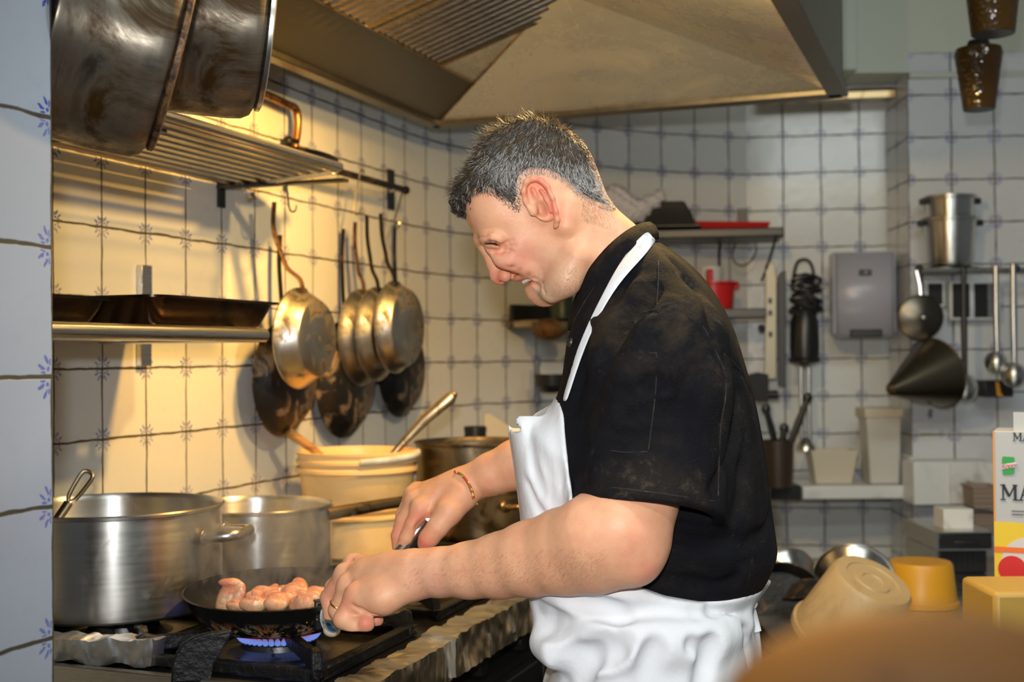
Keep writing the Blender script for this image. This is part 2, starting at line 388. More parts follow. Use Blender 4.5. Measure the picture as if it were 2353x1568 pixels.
# ================================================================== saucepans hanging top left
def big_pan(name, c_px, c_py, d, r, hgt, axis, label, mbody=M_SOOT, mrim=M_RUST, handle=True):
    c = P(c_px, c_py, d); R = basis(axis, (0, 0, 1)) # local z from rim to base
    t = thing(name, label, 'pan', c, R, 'soot-stained saucepans hanging top left')
    # base centre at origin, rim at z=-hgt
    pr = [(0, 0), (r*.86, 0), (r*.93, -.004), (r*.975, -.014), (r*.99, -.03), (r, -hgt*.5), (r*1.005, -hgt), (r*1.03, -hgt-.003), (r*1.03, -hgt-.006), (r*1.0, -hgt-.007), (r*.985, -hgt+.002), (r*.975, -hgt*.5), (r*.96, -.03), (r*.9, -.008), (0, -.006)]
    MB().lathe(pr, 80).build('body', mbody, t, angle=60)
    MB().lathe([(r*.2, .0005), (r*.84, .0005), (r*.88, .003), (r*.88, .008), (r*.84, .010), (.0, .010)], 64).build('base_disc', mrim, t)
    hy = r*1.0
    MB().tube([(0, hy-.004, -hgt*.75), (0, hy+.03, -hgt*.8), (0, hy+.10, -hgt*.72), (0, hy+.24, -hgt*.6)], .011, 10, flat=((0, 0, 1), .5)).build('handle', M_IRON, t)
    MB().ball((.015, r, -hgt*.7), .006).ball((-.015, r, -hgt*.7), .006).build('rivet', M_IRON, t)
    return t
big_pan('saucepan', 598, 62, 1.60, .121, .15, (1, .30, -.09), 'right one of two brown-stained saucepans hanging top left, grey base edge', M_SOOT, M_STEEL)
big_pan('saucepan', 388, 118, 1.42, .130, .112, (1, .38, -.25), 'left brown-stained saucepan hanging top left, open end behind the near wall edge')
rl = thing('pot_rail', 'black iron rail over the hanging saucepans by the near wall', 'rail', P(110, -180, 1.47))
MB().tube([P(100, -330, 1.47), P(640, -330, 1.47)], .008, 10).tube([P(150, -330, 1.47), P(150, -330, 1.47)+Vector((0, 0, ZTOP-P(150, -330, 1.47).z))], .006).tube([P(600, -330, 1.47), P(600, -330, 1.47)+Vector((0, 0, ZTOP-P(600, -330, 1.47).z))], .006).build('bar', M_IRON, rl, world=True)
MB().tube([P(131, -60, 1.3), P(131, 72, 1.3)], .0055, 8, flat=((1, 0, 0), 1.4)).build('hanger_strap', M_IRON, rl, world=True)

# ================================================================== tube rack on the cooking wall
def rod(mb, a, b, r=.008, n=10): return mb.tube([a, b], r, n)
RH = .375
rk = thing('wall_rack', 'steel tube rack high on the yellow-lit tiled wall', 'rack', L(-.6, 0, RH))
e0 = LP(530, 412, .0); sE = (e0-O2).dot(T2)
sF = (LP(768, 383, .315)-O2).dot(T2)
for k in range(9):
    d = .03+k*.036; s1 = sE+(sF-sE)*(d/.315); rod(m0 := MB(), L(-1.2, d, RH), L(s1, d, RH), .0085); m0.build('tube', M_STEEL, rk, world=True)
m = MB(); m.tube([L(sE, .0, RH-.004), L(sF, .315, RH-.004), L(sF+.004, .325, RH+.002), L(-1.2, .325, RH+.006)], .009, 10); m.build('frame_bar', M_STEEL, rk, world=True)
for s_ in (-.005, -.62):
    m = MB(); m.box((-.012, 0, -.075), (.012, .006, .0), Matrix.Translation(L(s_, 0, RH+.02)) @ Matrix((T2, N2, (0, 0, 1))).transposed().to_4x4()); m.box((-.012, 0, -.006), (.012, .30, .0), Matrix.Translation(L(s_, 0, RH-.01)) @ Matrix((T2, N2, (0, 0, 1))).transposed().to_4x4()); m.build('bracket', M_DARK, rk, world=True)
dk = thing('roasting_dish', 'dark oval dish lying on the high tube rack', 'dish', L(.0, .17, RH+.012), WALLROT)
MB().lathe([(0, 0), (.055, .002), (.075, .03), (.082, .034), (.078, .036), (.07, .03), (.05, .008), (0, .006)], 40, Matrix.Diagonal((1.7, 1, 1, 1))).build('body', M_IRON, dk)
MB().tube([(.12, 0, .03), (.17, 0, .035), (.17, .02, .035)], .006).build('handle', M_IRON, dk)
# hook rail
RB = .45
a, b = LP(770, 392, .07), LP(932, 437, .07)
hr = thing('hook_rail', 'black iron hook rail on the tiled wall holding the pans', 'rail', LP(895, 440, 0))
dirv = (b-a).normalized()
MB().tube([a-dirv*.5, b], .009, 10).ball(b, .012).build('bar', M_IRON, hr, world=True)
MB().box((-.018, 0, -.06), (.018, .006, .05), Matrix.Translation(LP(896, 432, 0)) @ Matrix((T2, N2, (0, 0, 1))).transposed().to_4x4()).tube([LP(896, 440, 0), LP(900, 436, .07)], .007).build('bracket', M_DARK, hr, world=True)
def shook(px0, py0, px1, py1, d, label, r=.0022, big=.016):
    a = LP(px0, py0, d); b = LP(px1, py1, d); u = Vector((0, 0, 1)); w = T2
    pts = []
    for k in range(9): an = PI*k/8; pts.append(a + w*(-math.cos(an)*big*.8) + u*(math.sin(an)*big*.8))
    for k in range(9): an = PI*k/8; pts.append(b + w*(-big+math.cos(an)*big*-1+big*1.0) - u*(math.sin(an)*big))
    p2 = pts[:9][::-1] + pts[9:]
    o = MB().tube(catm3(p2), r, 8).build('hook', M_WIRE); return tag(o, label, 'hook')
def catm3(p, n=3): return [Vector(x) for x in catmull([tuple(q) for q in p], n)]
shook(566, 424, 572, 440, .06, 'small empty hook at the end of the high rack', .0028)
shook(664, 412, 672, 470, .15, 'hook holding the two pans nearest the roasting tin')
shook(832, 402, 820, 478, .08, 'hook holding the cluster of four pans')
shook(930, 440, 912, 510, .07, 'rightmost hook, holding one long-handled black pan')
# copper pipe
pipe = thing('gas_pipe', 'bent copper pipe clipped to the tiles behind the rack', 'pipe', LP(680, 300, .0))
cp = [LP(560, 205, .03), LP(612, 218, .03), LP(660, 240, .03), LP(676, 247, .03), LP(683, 262, .03), LP(683, 300, .03), LP(676, 350, .03), LP(672, 420, .03)]
M_COPPER = mat('dull_copper', (.42, .20, .08), .35, .9, (.15, .07, .03), 25)
MB().tube(catm3(cp), .0095, 12).build('tube', M_COPPER, pipe, world=True)
MB().ball(LP(662, 325, .02), .013).tube([LP(655, 320, .0), LP(683, 325, .04)], .006).build('clip', M_IRON, pipe, world=True)

# ================================================================== lower shelf and roasting tins
sh = thing('wall_shelf', 'steel tube shelf under the blackened roasting tin', 'shelf', L(-.6, 0, .04))
eR = LP(600, 771, .32); sR = (eR-O2).dot(T2); hR = eR.z-CAMH
for k in range(8):
    d = .03+k*.038; MB().tube([L(-1.2, d, hR), L(sR-.06, d, hR)], .008, 8).build('tube', M_STEEL, sh, world=True)
MB().tube([L(-1.2, .325, hR), L(sR, .325, hR)], .0125, 14).build('front_tube', M_STEEL, sh, world=True)
MB().tube([L(sR-.03, .0, hR-.005), L(sR-.03, .32, hR-.005)], .008, 8).build('end_tube', M_STEEL, sh, world=True)
for px, ps in ((326, (610, 690)), (325, (782, 842))):
    c0 = LP(px, ps[0], 0); c1 = LP(px, ps[1], 0)
    MB().box((-.016, 0, c1.z-c0.z), (.016, .012, 0), Matrix.Translation(c0) @ Matrix((T2, N2, (0, 0, 1))).transposed().to_4x4()).build('bracket', M_STEEL, sh, world=True, bevel=.001)
def roast_tin(s0, s1, d0, d1, hb_, ht, name, label, m_):
    c = L((s0+s1)/2, (d0+d1)/2, hb_); t = thing(name, label, 'roasting tin', c, WALLROT, None)
    a, b, H = (s1-s0)/2, (d1-d0)/2, ht-hb_; fl_ = .022; th = .003
    def ring(ax, by, z, rr): 
        out = []
        for cx, cy, a0 in ((ax-rr, by-rr, 0), (-(ax-rr), by-rr, 90), (-(ax-rr), -(by-rr), 180), (ax-rr, -(by-rr), 270)):
            for k in range(6): an = math.radians(a0+k*18); out.append((cx+rr*math.cos(an), cy+rr*math.sin(an), z))
        return out
    rs = [ring(a-fl_, b-fl_, 0, .02), ring(a-fl_+.004, b-fl_+.004, .004, .022), ring(a, b, H-.004, .03), ring(a+.010, b+.010, H-.004, .035), ring(a+.010, b+.010, H, .035), ring(a-.001, b-.001, H, .029), ring(a-fl_, b-fl_, .007, .02), ring(a-fl_-.01, b-fl_-.01, .003, .02)]
    v = [p for r in rs for p in r]; n = len(rs[0]); f = []
    for k in range(len(rs)-1):
        for i in range(n): j = (i+1) % n; f.append((k*n+i, k*n+j, (k+1)*n+j, (k+1)*n+i))
    f.append(tuple(range(n))[::-1]); f.append(tuple((len(rs)-1)*n+i for i in range(n)))
    MB().add(v, f).build('pan_body', m_, t, angle=25)
    return t
M_TIN = mat('burnt_roasting_tin', (.05, .022, .008), .26, .75, (.008, .006, .005), 9, (.46, .6), .35, 30)
cn = LP(372, 688, .335); sC = (cn-O2).dot(T2)
rt = LP(640, 700, .325); sT = (rt-O2).dot(T2)
roast_tin(sC, sT, .02, .325, hR+.014, cn.z-CAMH+.008, 'roasting_tin', 'burnt brown roasting tin on the lower shelf, corner facing out', M_TIN)
roast_tin(sC-.40, sC-.03, -.0+.02, .27, hR+.014, cn.z-CAMH+.002, 'roasting_tin', 'second dark roasting tin at the shelf end by the near wall', M_TIN)
# ================================================================== hanging frying pans
def fry(name, label, c, d, r, hgt, hlen, m_, mh=M_IRON, grp=None, axis=None, up=(0, 0, 1), bend=.5, lean=0.0, taper=.80, world_c=None):
    """skillet whose base faces out of the wall; origin = centre of rim; local z = base normal, y = handle"""
    ctr = world_c if world_c is not None else LP(c[0], c[1], d)
    R = basis(axis if axis is not None else N2, Vector(up)+T2*lean)
    t = thing(name, label, 'frying pan', ctr, R, grp)
    rb = r*taper
    pr = [(0, hgt), (rb*.96, hgt), (rb, hgt-.004), (r*.93, hgt*.35), (r, 0), (r+.003, -.001), (r+.003, -.003), (r-.001, -.003), (r*.92, hgt*.35-.002), (rb-.003, hgt-.008), (0, hgt-.005)]
    MB().lathe(pr, 64).build('body', m_, t, angle=50)
    p = [(0, r*.93, hgt*.30), (0, r+.02, hgt*.30-.004), (0, r+.045, -.012*bend), (0, r+.075, -.02*bend), (0, r+hlen*.7, -.03*bend), (0, r+hlen, -.026*bend)]
    MB().tube([Vector(q) for q in catmull(p, 4)], .0085, 10, flat=((0, 0, 1), .4)).build('handle', mh, t)
    MB().ball((.012, r*.965, hgt*.30), .005, 8).ball((-.012, r*.965, hgt*.30), .005, 8).ball((0, r*.99, hgt*.22), .005, 8).build('rivet', mh, t)
    return t
G1 = 'skillets hanging on the tiled wall'
fry('frying_pan', 'large scorched black skillet hanging lowest behind the left silver pan', (652, 872), .05, .124, .03, .20, M_BLK, M_IRON, G1, lean=.03)
fry('frying_pan', 'silver worn skillet with brown handle hanging beside the roasting tin', (690, 778), .12, .108, .045, .19, M_ALU, M_RUST, G1, lean=-.12, bend=1.6, taper=.78)
fry('frying_pan', 'largest black skillet hanging left of the stacked silver pans', (792, 872), .03, .142, .03, .235, M_BLK, M_IRON, G1, lean=.06)
fry('frying_pan', 'rearmost of three stacked silver skillets, mostly a bright edge', (832, 776), .065, .118, .03, .17, M_ALU, M_RUST, G1, lean=-.03)
fry('frying_pan', 'middle of three stacked silver skillets with a burnt rim', (868, 768), .11, .114, .03, .18, M_ALU, M_IRON, G1, lean=-.10)
fry('frying_pan', 'front of three stacked silver skillets, soot on its lower base', (910, 752), .155, .112, .035, .17, M_ALU, M_IRON, G1, lean=-.20, taper=.85)
fry('frying_pan', 'black skillet on the rightmost hook behind the silver pans', (920, 848), .03, .128, .03, .27, M_BLK, M_IRON, G1)

# ================================================================== stove
HS = CAMH-.44; sN = -.818; sEnd = .92; dF = None
pf = P(1200, 1375, 2.284); DF = (Vector((pf.x, pf.y, 0))-Vector((O2.x, O2.y, 0))).dot(N2)
ST = Matrix.Translation(Vector((O2.x, O2.y, 0))) @ Matrix((T2, N2, (0, 0, 1))).transposed().to_4x4()  # local (s, d, z)
def st(s, d, z): return ST @ Vector((s, d, z))
def sd(p): q = Vector((p[0]-O2.x, p[1]-O2.y, 0)); return q.dot(T2), q.dot(N2)
stove = thing('gas_stove', 'black gas range with foil-wrapped front edge under the pots', 'stove', st(0, .36, 0), WALLROT)
M_ENAM = mat('greasy_black_enamel', (.010, .010, .010), .22, .2, (.05, .03, .015), 14, (.55, .7), .25, 45)
M_CAST = mat('cast_iron', (.009, .009, .010), .45, .2, (.025, .025, .025), 60, (.55, .65), .9, 90)
MB().box((sN, .03, .12), (sEnd, DF-.05, HS-.035), ST).build('body', M_DARK, stove, world=True, bevel=.004)
MB().box((sN, .03, HS-.035), (sEnd, DF-.01, HS), ST).build('top_plate', M_ENAM, stove, world=True, bevel=.003)
MB().box((sN+.02, .06, 0), (sEnd-.02, DF-.10, .12), ST).build('plinth', M_BLACK, stove, world=True)
for i in range(2):
    MB().box((sN+.02+i*.86, DF-.05, .16), (sN+.84+i*.86, DF-.028, HS-.15), ST).build('oven_door', M_DARK, stove, world=True, bevel=.004)
for k in range(8):
    kb = MB().lathe([(0, .03), (.018, .03), (.022, .022), (.024, 0), (0, 0)], 20, ST @ Matrix.Translation((sN+.14+k*.2, DF-.05, HS-.09)) @ Matrix.Rotation(-PI/2, 4, 'X')).build('control_knob', M_BLACK, stove, world=True)
MB().box((sN-.012, .02, HS-.04), (sN+.004, DF, HS+.004), ST).build('end_strip', M_STEEL, stove, world=True, bevel=.002)
# foil wrapped front rail
def crumple(mb_pts, amp, sc): pass
def foil(name, label, a, b, prof, n, parent=None, seed=0, cat='foil wrap', amp=.004, M=None):
    """crumpled foil sleeve: prof = closed section in (u,w); swept from a to b in stove frame"""
    v = []; f = []; m = len(prof); a, b = Vector(a), Vector(b); t = (b-a); ln = t.length; t = t/ln
    z = Vector((0, 0, 1)); w = t.cross(z).normalized()
    for i in range(n+1):
        c = a + t*ln*i/n
        for k, (u, h) in enumerate(prof):
            p = c + w*u + z*h; q = Vector((p.x*70+seed, p.y*70, p.z*70))
            nn = noise.noise_vector(q*.30)*1.3 + noise.noise_vector(q*.8)*.7 + noise.noise_vector(q*2.0)*.25
            p = p + nn*amp; v.append(p)
    for i in range(n):
        for k in range(m): j = (k+1) % m; f.append((i*m+k, i*m+j, (i+1)*m+j, (i+1)*m+k))
    f.append(tuple(range(m))[::-1]); f.append(tuple(n*m+k for k in range(m)))
    return MB().add(v, f)
M_FOIL = steel_material('aluminium_foil', (.92, .88, .78), .30, (1, 1, 1), (.35, .26, .14), (.58, .78), 12, .1)
def secs(w_, h_, n=7):
    out = []
    for a, b in (((-w_, 0), (-w_, h_)), ((-w_, h_), (w_, h_)), ((w_, h_), (w_, 0)), ((w_, 0), (-w_, 0))):
        for k in range(n): out.append((a[0]+(b[0]-a[0])*k/n, a[1]+(b[1]-a[1])*k/n))
    return out
c0 = sd(P(1010, 1478, 1.95))[0]
fa = foil('f', '', st(sN, DF-.006, HS-.055), st(c0, DF-.006, HS-.055), secs(.026, .060), 190, seed=3, amp=.0035)
fa.build('foil_rail_wrap', M_FOIL, stove, world=True, angle=20)
fb = foil('f', '', st(c0-.008, DF-.006, HS-.052), st(.30, DF-.006, HS-.052), secs(.029, .062), 150, seed=9, amp=.0045)
fb.build('foil_rail_wrap', M_FOIL, stove, world=True, angle=20)
# foil parcel lying at the near left end
p0 = P(128, 1533, 1.83); p1 = P(366, 1537, 1.80)
pz = HS+.004
fp = foil('f', '', (p0.x-.06, p0.y+.02, pz), (p1.x, p1.y, pz), [(x*.9, y) for x, y in secs(.020, .036, 6)], 90, seed=20, amp=.005)
M_FOILP = steel_material('dull_foil', (.75, .74, .72), .42, (1, 1, 1), (.4, .36, .3), (.5, .8), 10, .3)
one(fp, 'foil_packet', M_FOILP, 'crumpled foil-wrapped packet on the stove below the big stockpot', 'foil packet', angle=20)
# burners and grates
M_BURN = mat('burner_steel', (.16, .16, .17), .35, .9, (.03, .03, .03), 30)
def burner(s, d, lab, r=.055):
    t = thing('burner', lab, 'burner', st(s, d, HS))
    MB().lathe([(0, .012), (r*.62, .012), (r*.72, .018), (r, .016), (r*1.02, .008), (r*1.15, .002), (r*1.4, .0), (0, 0)], 48).build('base', M_BURN, t)
    MB().lathe([(0, .034), (r*.75, .033), (r*.88, .028), (r*.90, .017), (r*.7, .015), (0, .015)], 48).build('cap', M_BURN, t)
    return t
def grate(s, d, lab, a=.155, hz=.04, paddles=True):
    t = thing('pan_grate', lab, 'pan support', st(s, d, HS), WALLROT, 'cast iron pan supports')
    m = MB(); q = .009
    for (x0, y0, x1, y1) in ((-a, -a, a, -a+2*q), (-a, a-2*q, a, a), (-a, -a, -a+2*q, a), (a-2*q, -a, a, a)): m.box((x0, y0, .002), (x1, y1, .018))
    m.build('frame', M_CAST, t, bevel=.003)
    for k in range(4):
        an = PI/4+k*PI/2; R = Matrix.Rotation(an, 4, 'Z'); rr = a*1.36
        pts = [(.045, hz-.004), (.05, hz), (rr-.03, hz), (rr-.012, hz+.006), (rr+.0, hz+.0), (rr+.004, .004), (rr-.022, .004), (rr-.036, .018), (.075, .022)]
        mm = MB().prism(pts, -.008, .008, R @ Matrix.Rotation(PI/2, 4, 'X')); mm.build('finger', M_CAST, t, bevel=.003)
    return t
fpan = P(640, 1355, 1.90); FS, FD = sd(fpan)
grate(FS, FD, 'cast iron pan support under the frying pan of chicken'); burner(FS, FD, 'lit gas burner beneath the frying pan')
c1 = P(250, 1175, 2.05); S1, D1 = sd(c1); D1 = max(D1, .185)
grate(S1, D1+.02, 'cast iron pan support under the big left stockpot', .15); burner(S1, D1+.02, 'unlit burner under the big left stockpot')
c2 = P(590, 1160, 2.39); S2, D2 = sd(c2)
grate(S2, D2, 'cast iron pan support under the middle steaming pot', .15)
S5, D5 = FS+.42, FD-.01
grate(S5, D5, 'empty cast iron pan support right of the frying hand'); burner(S5, D5, 'unlit burner in the empty pan support by the foil rail')
# paddle shaped lug in front of the frying pan
lg = thing('iron_lug', 'rough black iron lug standing up in front of the frying pan', 'iron lug', P(462, 1500, 1.72))
z0 = HS-lg.location.z
MB().prism([(-.040, z0), (-.038, -.012), (-.033, .002), (-.024, .014), (-.010, .022), (.008, .027), (.040, .030), (.042, .024), (.030, .004), (.018, -.014), (.012, z0)], -.006, .006, Matrix.Rotation(.2, 4, 'Z') @ Matrix.Rotation(PI/2, 4, 'X')).build('plate', M_CAST, lg, bevel=.003)
# flames
gF = NT('gas_flame'); gF.t.nodes.remove(gF.b)
em = gF.n('ShaderNodeEmission'); trn = gF.n('ShaderNodeBsdfTransparent'); mx = gF.n('ShaderNodeMixShader')
sp = gF.n('ShaderNodeSeparateXYZ'); gF.t.links.new(gF.coord('Generated'), sp.inputs[0])
gF.t.links.new(gF.mix(gF.ramp(sp.outputs[2], .35, .8), (.22, .35, 1.0), (.75, .08, .05)), em.inputs[0]); em.inputs[1].default_value = .75
gF.t.links.new(gF.ramp(sp.outputs[2], .1, 1.0, .75, .15), mx.inputs[0]); gF.t.links.new(trn.outputs[0], mx.inputs[1]); gF.t.links.new(em.outputs[0], mx.inputs[2]); gF.t.links.new(mx.outputs[0], gF.out.inputs[0])
m = MB()
for k in range(40):
    an = 2*PI*k/40; R = Matrix.Translation(st(FS, FD, HS+.019)) @ Matrix.Rotation(an, 4, 'Z')
    h = .0205+.003*random.random()
    m.lathe([(.0, -.001), (.0042, .003), (.0038, .009), (.002, .016), (0, h)], 8, R @ Matrix.Translation((.0535, 0, 0)) @ Matrix.Rotation(.75, 4, 'Y'))
one(m, 'gas_flame', gF.m, 'ring of blue and red gas flame under the frying pan', 'flame', kind='stuff')

# ================================================================== pots
def pot(name, label, c, r, h, m_=M_POT, bead=.004, base_z=None, grp=None):
    t = thing(name, label, 'pot', c, None, grp)
    pr = [(0, 0), (r*.95, 0), (r*.985, .004), (r, .014), (r, h-.004), (r+bead, h-.002), (r+bead+.001, h+.002), (r+bead*.3, h+.004), (r-.002, h+.001), (r-.003, h-.006), (r-.003, .016), (r*.95, .006), (0, .006)]
    MB().lathe(pr, 96).build('body', m_, t, angle=40); return t
def loop_handle(t, an, r, z, w=.05, out=.05, rad=.0075, m_=M_STEEL):
    R = Matrix.Rotation(an, 4, 'Z')
    p = [(r-.002, -w, z), (r+.012, -w, z), (r+out*.8, -w*.85, z+.002), (r+out, -w*.4, z+.003), (r+out, w*.4, z+.003), (r+out*.8, w*.85, z+.002), (r+.012, w, z), (r-.002, w, z)]
    mb = MB().tube([Vector(q) for q in catmull(p, 5)], rad, 12, R)
    for s_ in (-1, 1): mb.ball((r+.001, s_*w, z), (.004, .018, .013), 12, R)
    return mb.build('handle', m_, t)
zb = CAMH-.40
w1 = st(S1, D1, zb+.001)
p1 = pot('stockpot', 'large steel stockpot at the left, ladle inside, by the tiled wall edge', (w1.x, w1.y, zb+.001), .172, .160)
loop_handle(p1, math.radians(-8), .172, .118, .045, .05, .0085); loop_handle(p1, math.radians(172), .172, .118, .045, .05)
w2 = st(S2, D2, zb+.001); p2 = pot('stockpot', 'medium steel pot with long handle, steaming in the stove middle', (w2.x, w2.y, zb+.001), .141, .119)
ha = P(748, 1183, 2.36); hb_ = P(938, 1150, 2.52); MI = MW[p2.name].inverted()
dr = (ha-Vector(w2)); dr.z = 0; dr.normalize(); r0 = Vector(w2)+dr*.139; r0.z = ha.z+.0
MB().tube([r0, r0+(ha-r0)*.6, ha+(hb_-ha)*.1, ha+(hb_-ha)*.5, hb_], [.011, .012, .0125, .012, .0105], 14).ball(tuple(hb_), .0105, 12).build('handle', M_BRASS, p2, world=True)
MB().ball((0, 0, 0), (.006, .025, .018), 12, Matrix.Translation(r0) @ Matrix.Rotation(math.atan2(dr.y, dr.x), 4, 'Z')).build('handle_plate', M_STEEL, p2, world=True)
# ladle in pot 1
ld = thing('spatula', 'brown slotted spatula handle leaning out of the left stockpot', 'spatula', (w1.x, w1.y, zb+.02))
a = P(118, 1215, 1.93); b = P(205, 1086, 1.98); lo_ = a+(a-b)*.3
M_LADLE = steel_material('brown_utensil', (.36, .27, .17), .3)
dd = (b-lo_); 
MB().tube([lo_, a, a+(b-a)*.45], [.007, .0075, .0075], 10, flat=((0, 1, 0), .5)).build('shaft', M_LADLE, ld, world=True)
q = a+(b-a)*.45; u = (b-a).normalized(); sdv = Vector((u.z, 0, -u.x)).normalized()
lp = [q, q+u*.01+sdv*.006, q+u*.03+sdv*.0085, b-u*.006+sdv*.009, b+sdv*.004, b-sdv*.004, b-u*.006-sdv*.009, q+u*.03-sdv*.0085, q+u*.01-sdv*.006]
MB().tube(catm3(lp+[lp[0]], 3)[:-1], .0035, 8, closed=True).build('slotted_grip', M_LADLE, ld, world=True)

# buckets (translucent catering tubs)
M_TUB = mat('amber_lit_plastic_tub', (.86, .62, .30), .35, 0, (.80, .55, .24), 5, sss=.15); M_TUB.node_tree.nodes['Principled BSDF'].inputs['Subsurface Radius'].default_value = (.03, .02, .01)  # yellow is the plastic's own colour
cB = P(820, 1035, 2.84); zc = HS+.001; HB = cB.z-zc
def tub(name, label, c, r0, r1, h, m_, rim=True, cat='bucket', seg=72):
    t = thing(name, label, cat, c)
    pr = [(0, 0), (r0-.004, 0), (r0, .004)]
    pr += [(r0+(r1-r0)*.8, h*.80), (r0+(r1-r0)*.8+.006, h*.805), (r0+(r1-r0)*.83+.006, h*.86), (r1-.001, h*.88), (r1, h*.95)] if rim else []
    pr += [(r1+.003, h*.955), (r1+.004, h), (r1-.002, h+.001), (r1-.005, h*.9), (r0-.004, .008), (0, .006)]
    MB().lathe(pr, seg).build('body', m_, t, angle=40); return t
tb2 = tub('bucket', 'lower yellow plastic tub, its top hidden inside the upper stack', (cB.x-.0, cB.y, zc), .118, .126, HB*.46, M_TUB)
tb = tub('bucket', 'upper yellow plastic tub with white grip, spoon and utensil standing in it', (cB.x, cB.y, zc+HB*.462), .120, .132, HB*.538, M_TUB)
hpts = []
for k in range(13):
    an = math.radians(-80+k*8); hpts.append(Vector((cB.x+.139*math.cos(an), cB.y+.139*math.sin(an), cB.z-.017+.001*k)))
MB().tube(hpts, .0055, 10, flat=((0, 0, 1), 1.3)).build('grip', M_WHITE, tb, world=True)
MB().lathe([(.1345, 0), (.137, .002), (.137, .010), (.1345, .012)], 72, Matrix.Translation((cB.x, cB.y, zc+HB*.80)), close=True).build('rib', M_TUB, tb, world=True)
ws = thing('wooden_spoon', 'wooden spoon handle sticking out of the yellow tub', 'spoon', (cB.x, cB.y, zc+HB*.5))
MB().tube([P(770, 1080, 2.86), P(716, 1030, 2.83), P(662, 992, 2.80)], [.009, .010, .011], 10).build('shaft', M_WOOD, ws, world=True)
us = thing('long_utensil', 'long steel utensil leaning out of the yellow tub to the right', 'utensil', (cB.x+.05, cB.y, zc+HB*.5))
MB().tube([P(870, 1080, 2.82), P(920, 1025, 2.83), P(975, 965, 2.83), P(1035, 915, 2.83), P(1046, 903, 2.83)], [.006, .008, .013, .014, .007], 12, flat=((0, 1, 0), .35)).ball(tuple(P(1044, 906, 2.83)), .006).build('shaft', M_BRASS, us, world=True)

# right pot pair
c4 = P(1090, 1022, 2.98); zb4 = HS+.02
grate(sd(c4)[0], sd(c4)[1], 'pan support under the brassy pots behind the hands', .14, .018)
lowH = P(1100, 1135, 2.85).z-zb4
p4 = pot('stockpot', 'lower brassy pot of the pair behind the hands', (c4.x+.012, c4.y, zb4), .146, lowH, M_BRASS)  # brassy tone puts the warm reflection into the pot's colour
loop_handle(p4, math.radians(-50), .146, lowH-.03, .04, .04, .006, M_BRASS)
p5 = pot('stockpot', 'upper dark open pot set inside the lower brassy pot', (c4.x, c4.y, zb4+lowH+.006), .138, c4.z-zb4-lowH, steel_material('dark_pot_steel', (.30, .24, .15), .3, (1, 1, 40), (.05, .035, .02), (.45, .7), 7))
# bottle between tub and pot; lid knob and paper behind
bt = thing('bottle', 'small bottle with yellow label between tub and brassy pot', 'bottle', P(953, 1190, 3.02))
zz = HS-bt.location.z
MB().lathe([(0, zz+.002), (.022, zz+.002), (.024, zz+.01), (.024, .10), (.012, .125), (.012, .14), (0, .14)], 24).build('body', M_WHITE, bt)
MB().lathe([(.0243, .05), (.0248, .051), (.0248, .095), (.0243, .096)], 24).build('label', mat('yellow_label', (.8, .62, .04), .5), bt)
MB().lathe([(.0, .16), (.011, .158), (.0125, .14), (0, .14)], 20).build('cap', M_BLACK, bt)
pb = thing('storage_tin', 'black lidded tin on the counter behind the brassy pots', 'tin', P(1092, 1000, 3.42))
zz = HS-pb.location.z
MB().lathe([(0, zz), (.028, zz), (.030, .010), (.031, .011), (.031, .022), (.028, .024), (0, .024)], 28).build('body', M_BLACK, pb)
pp = thing('cutting_board', 'pale cream board leaning on tiles behind the brassy pots', 'board', P(1150, 985, 3.62))
zz = HS-pp.location.z
MB().prism([(-.05, zz), (.05, zz), (.052, -.01), (-.035, .045), (-.05, .04)], -.006, .006, Matrix.Rotation(.35, 4, 'Z') @ Matrix.Rotation(PI/2, 4, 'X')).build('panel', mat('cream_board', (.62, .55, .42), .5), pp, bevel=.003)
# worktop beyond the stove
wt = thing('worktop', 'dark steel worktop continuing behind the stove', 'worktop', (0, 3.7, 0))
MB().prism([(-.36, 3.24), (-.02, 3.12), (.22, 3.30), (.12, 3.86), (-.06, 3.74), (-.22, 3.52)], HS-.04, HS-.001).build('top', M_DARK, wt, world=True)
MB().prism([(-.32, 3.27), (-.02, 3.17), (.18, 3.32), (.10, 3.80), (-.05, 3.70), (-.2, 3.50)], 0, HS-.04).build('cabinet', M_DARK, wt, world=True)

# ================================================================== frying pan with chicken
FC = P(640, 1357, 1.90); rr = .139; zF = zb+.0015; hF = FC.z-zF
fpn = thing('frying_pan', 'black frying pan of raw chicken on the lit burner, blue grip', 'frying pan', (FC.x, FC.y, zF+.004), Matrix.Rotation(math.radians(3.2), 3, 'X'))
M_PANB = mat('scorched_black_pan', (.012, .012, .012), .24, .3, (.42, .20, .06), 26, (.50, .60), .35, 60)
gq = NT('scorched_pan_side'); co = gq.coord('Object'); sp = gq.n('ShaderNodeSeparateXYZ'); gq.t.links.new(co, sp.inputs[0])
nz = gq.noise(38, 8, co, .7, .8); nz2 = gq.noise(70, 5, co, .6)
low = gq.ramp(sp.outputs[2], .012, .030, 1, 0); fmask = gq.m_('MULTIPLY', gq.ramp(nz, .47, .53), low)
cc = gq.mix(gq.ramp(nz2, .4, .6), (.45, .16, .05), (.50, .42, .30)); gq.P(Base_Color=gq.mix(fmask, (.011, .011, .011), cc), Roughness=.27, Metallic=.25); gq.bump(nz, .4, .002)
tp = .80
MB().lathe([(0, 0), (rr*tp*.94, 0), (rr*tp, .004), (rr*.93, hF*.55), (rr, hF-.002), (rr+.002, hF), (rr-.001, hF+.001), (rr*.925, hF*.55), (rr*tp-.004, .006), (0, .004)], 96).build('body', gq.m, fpn, angle=50)
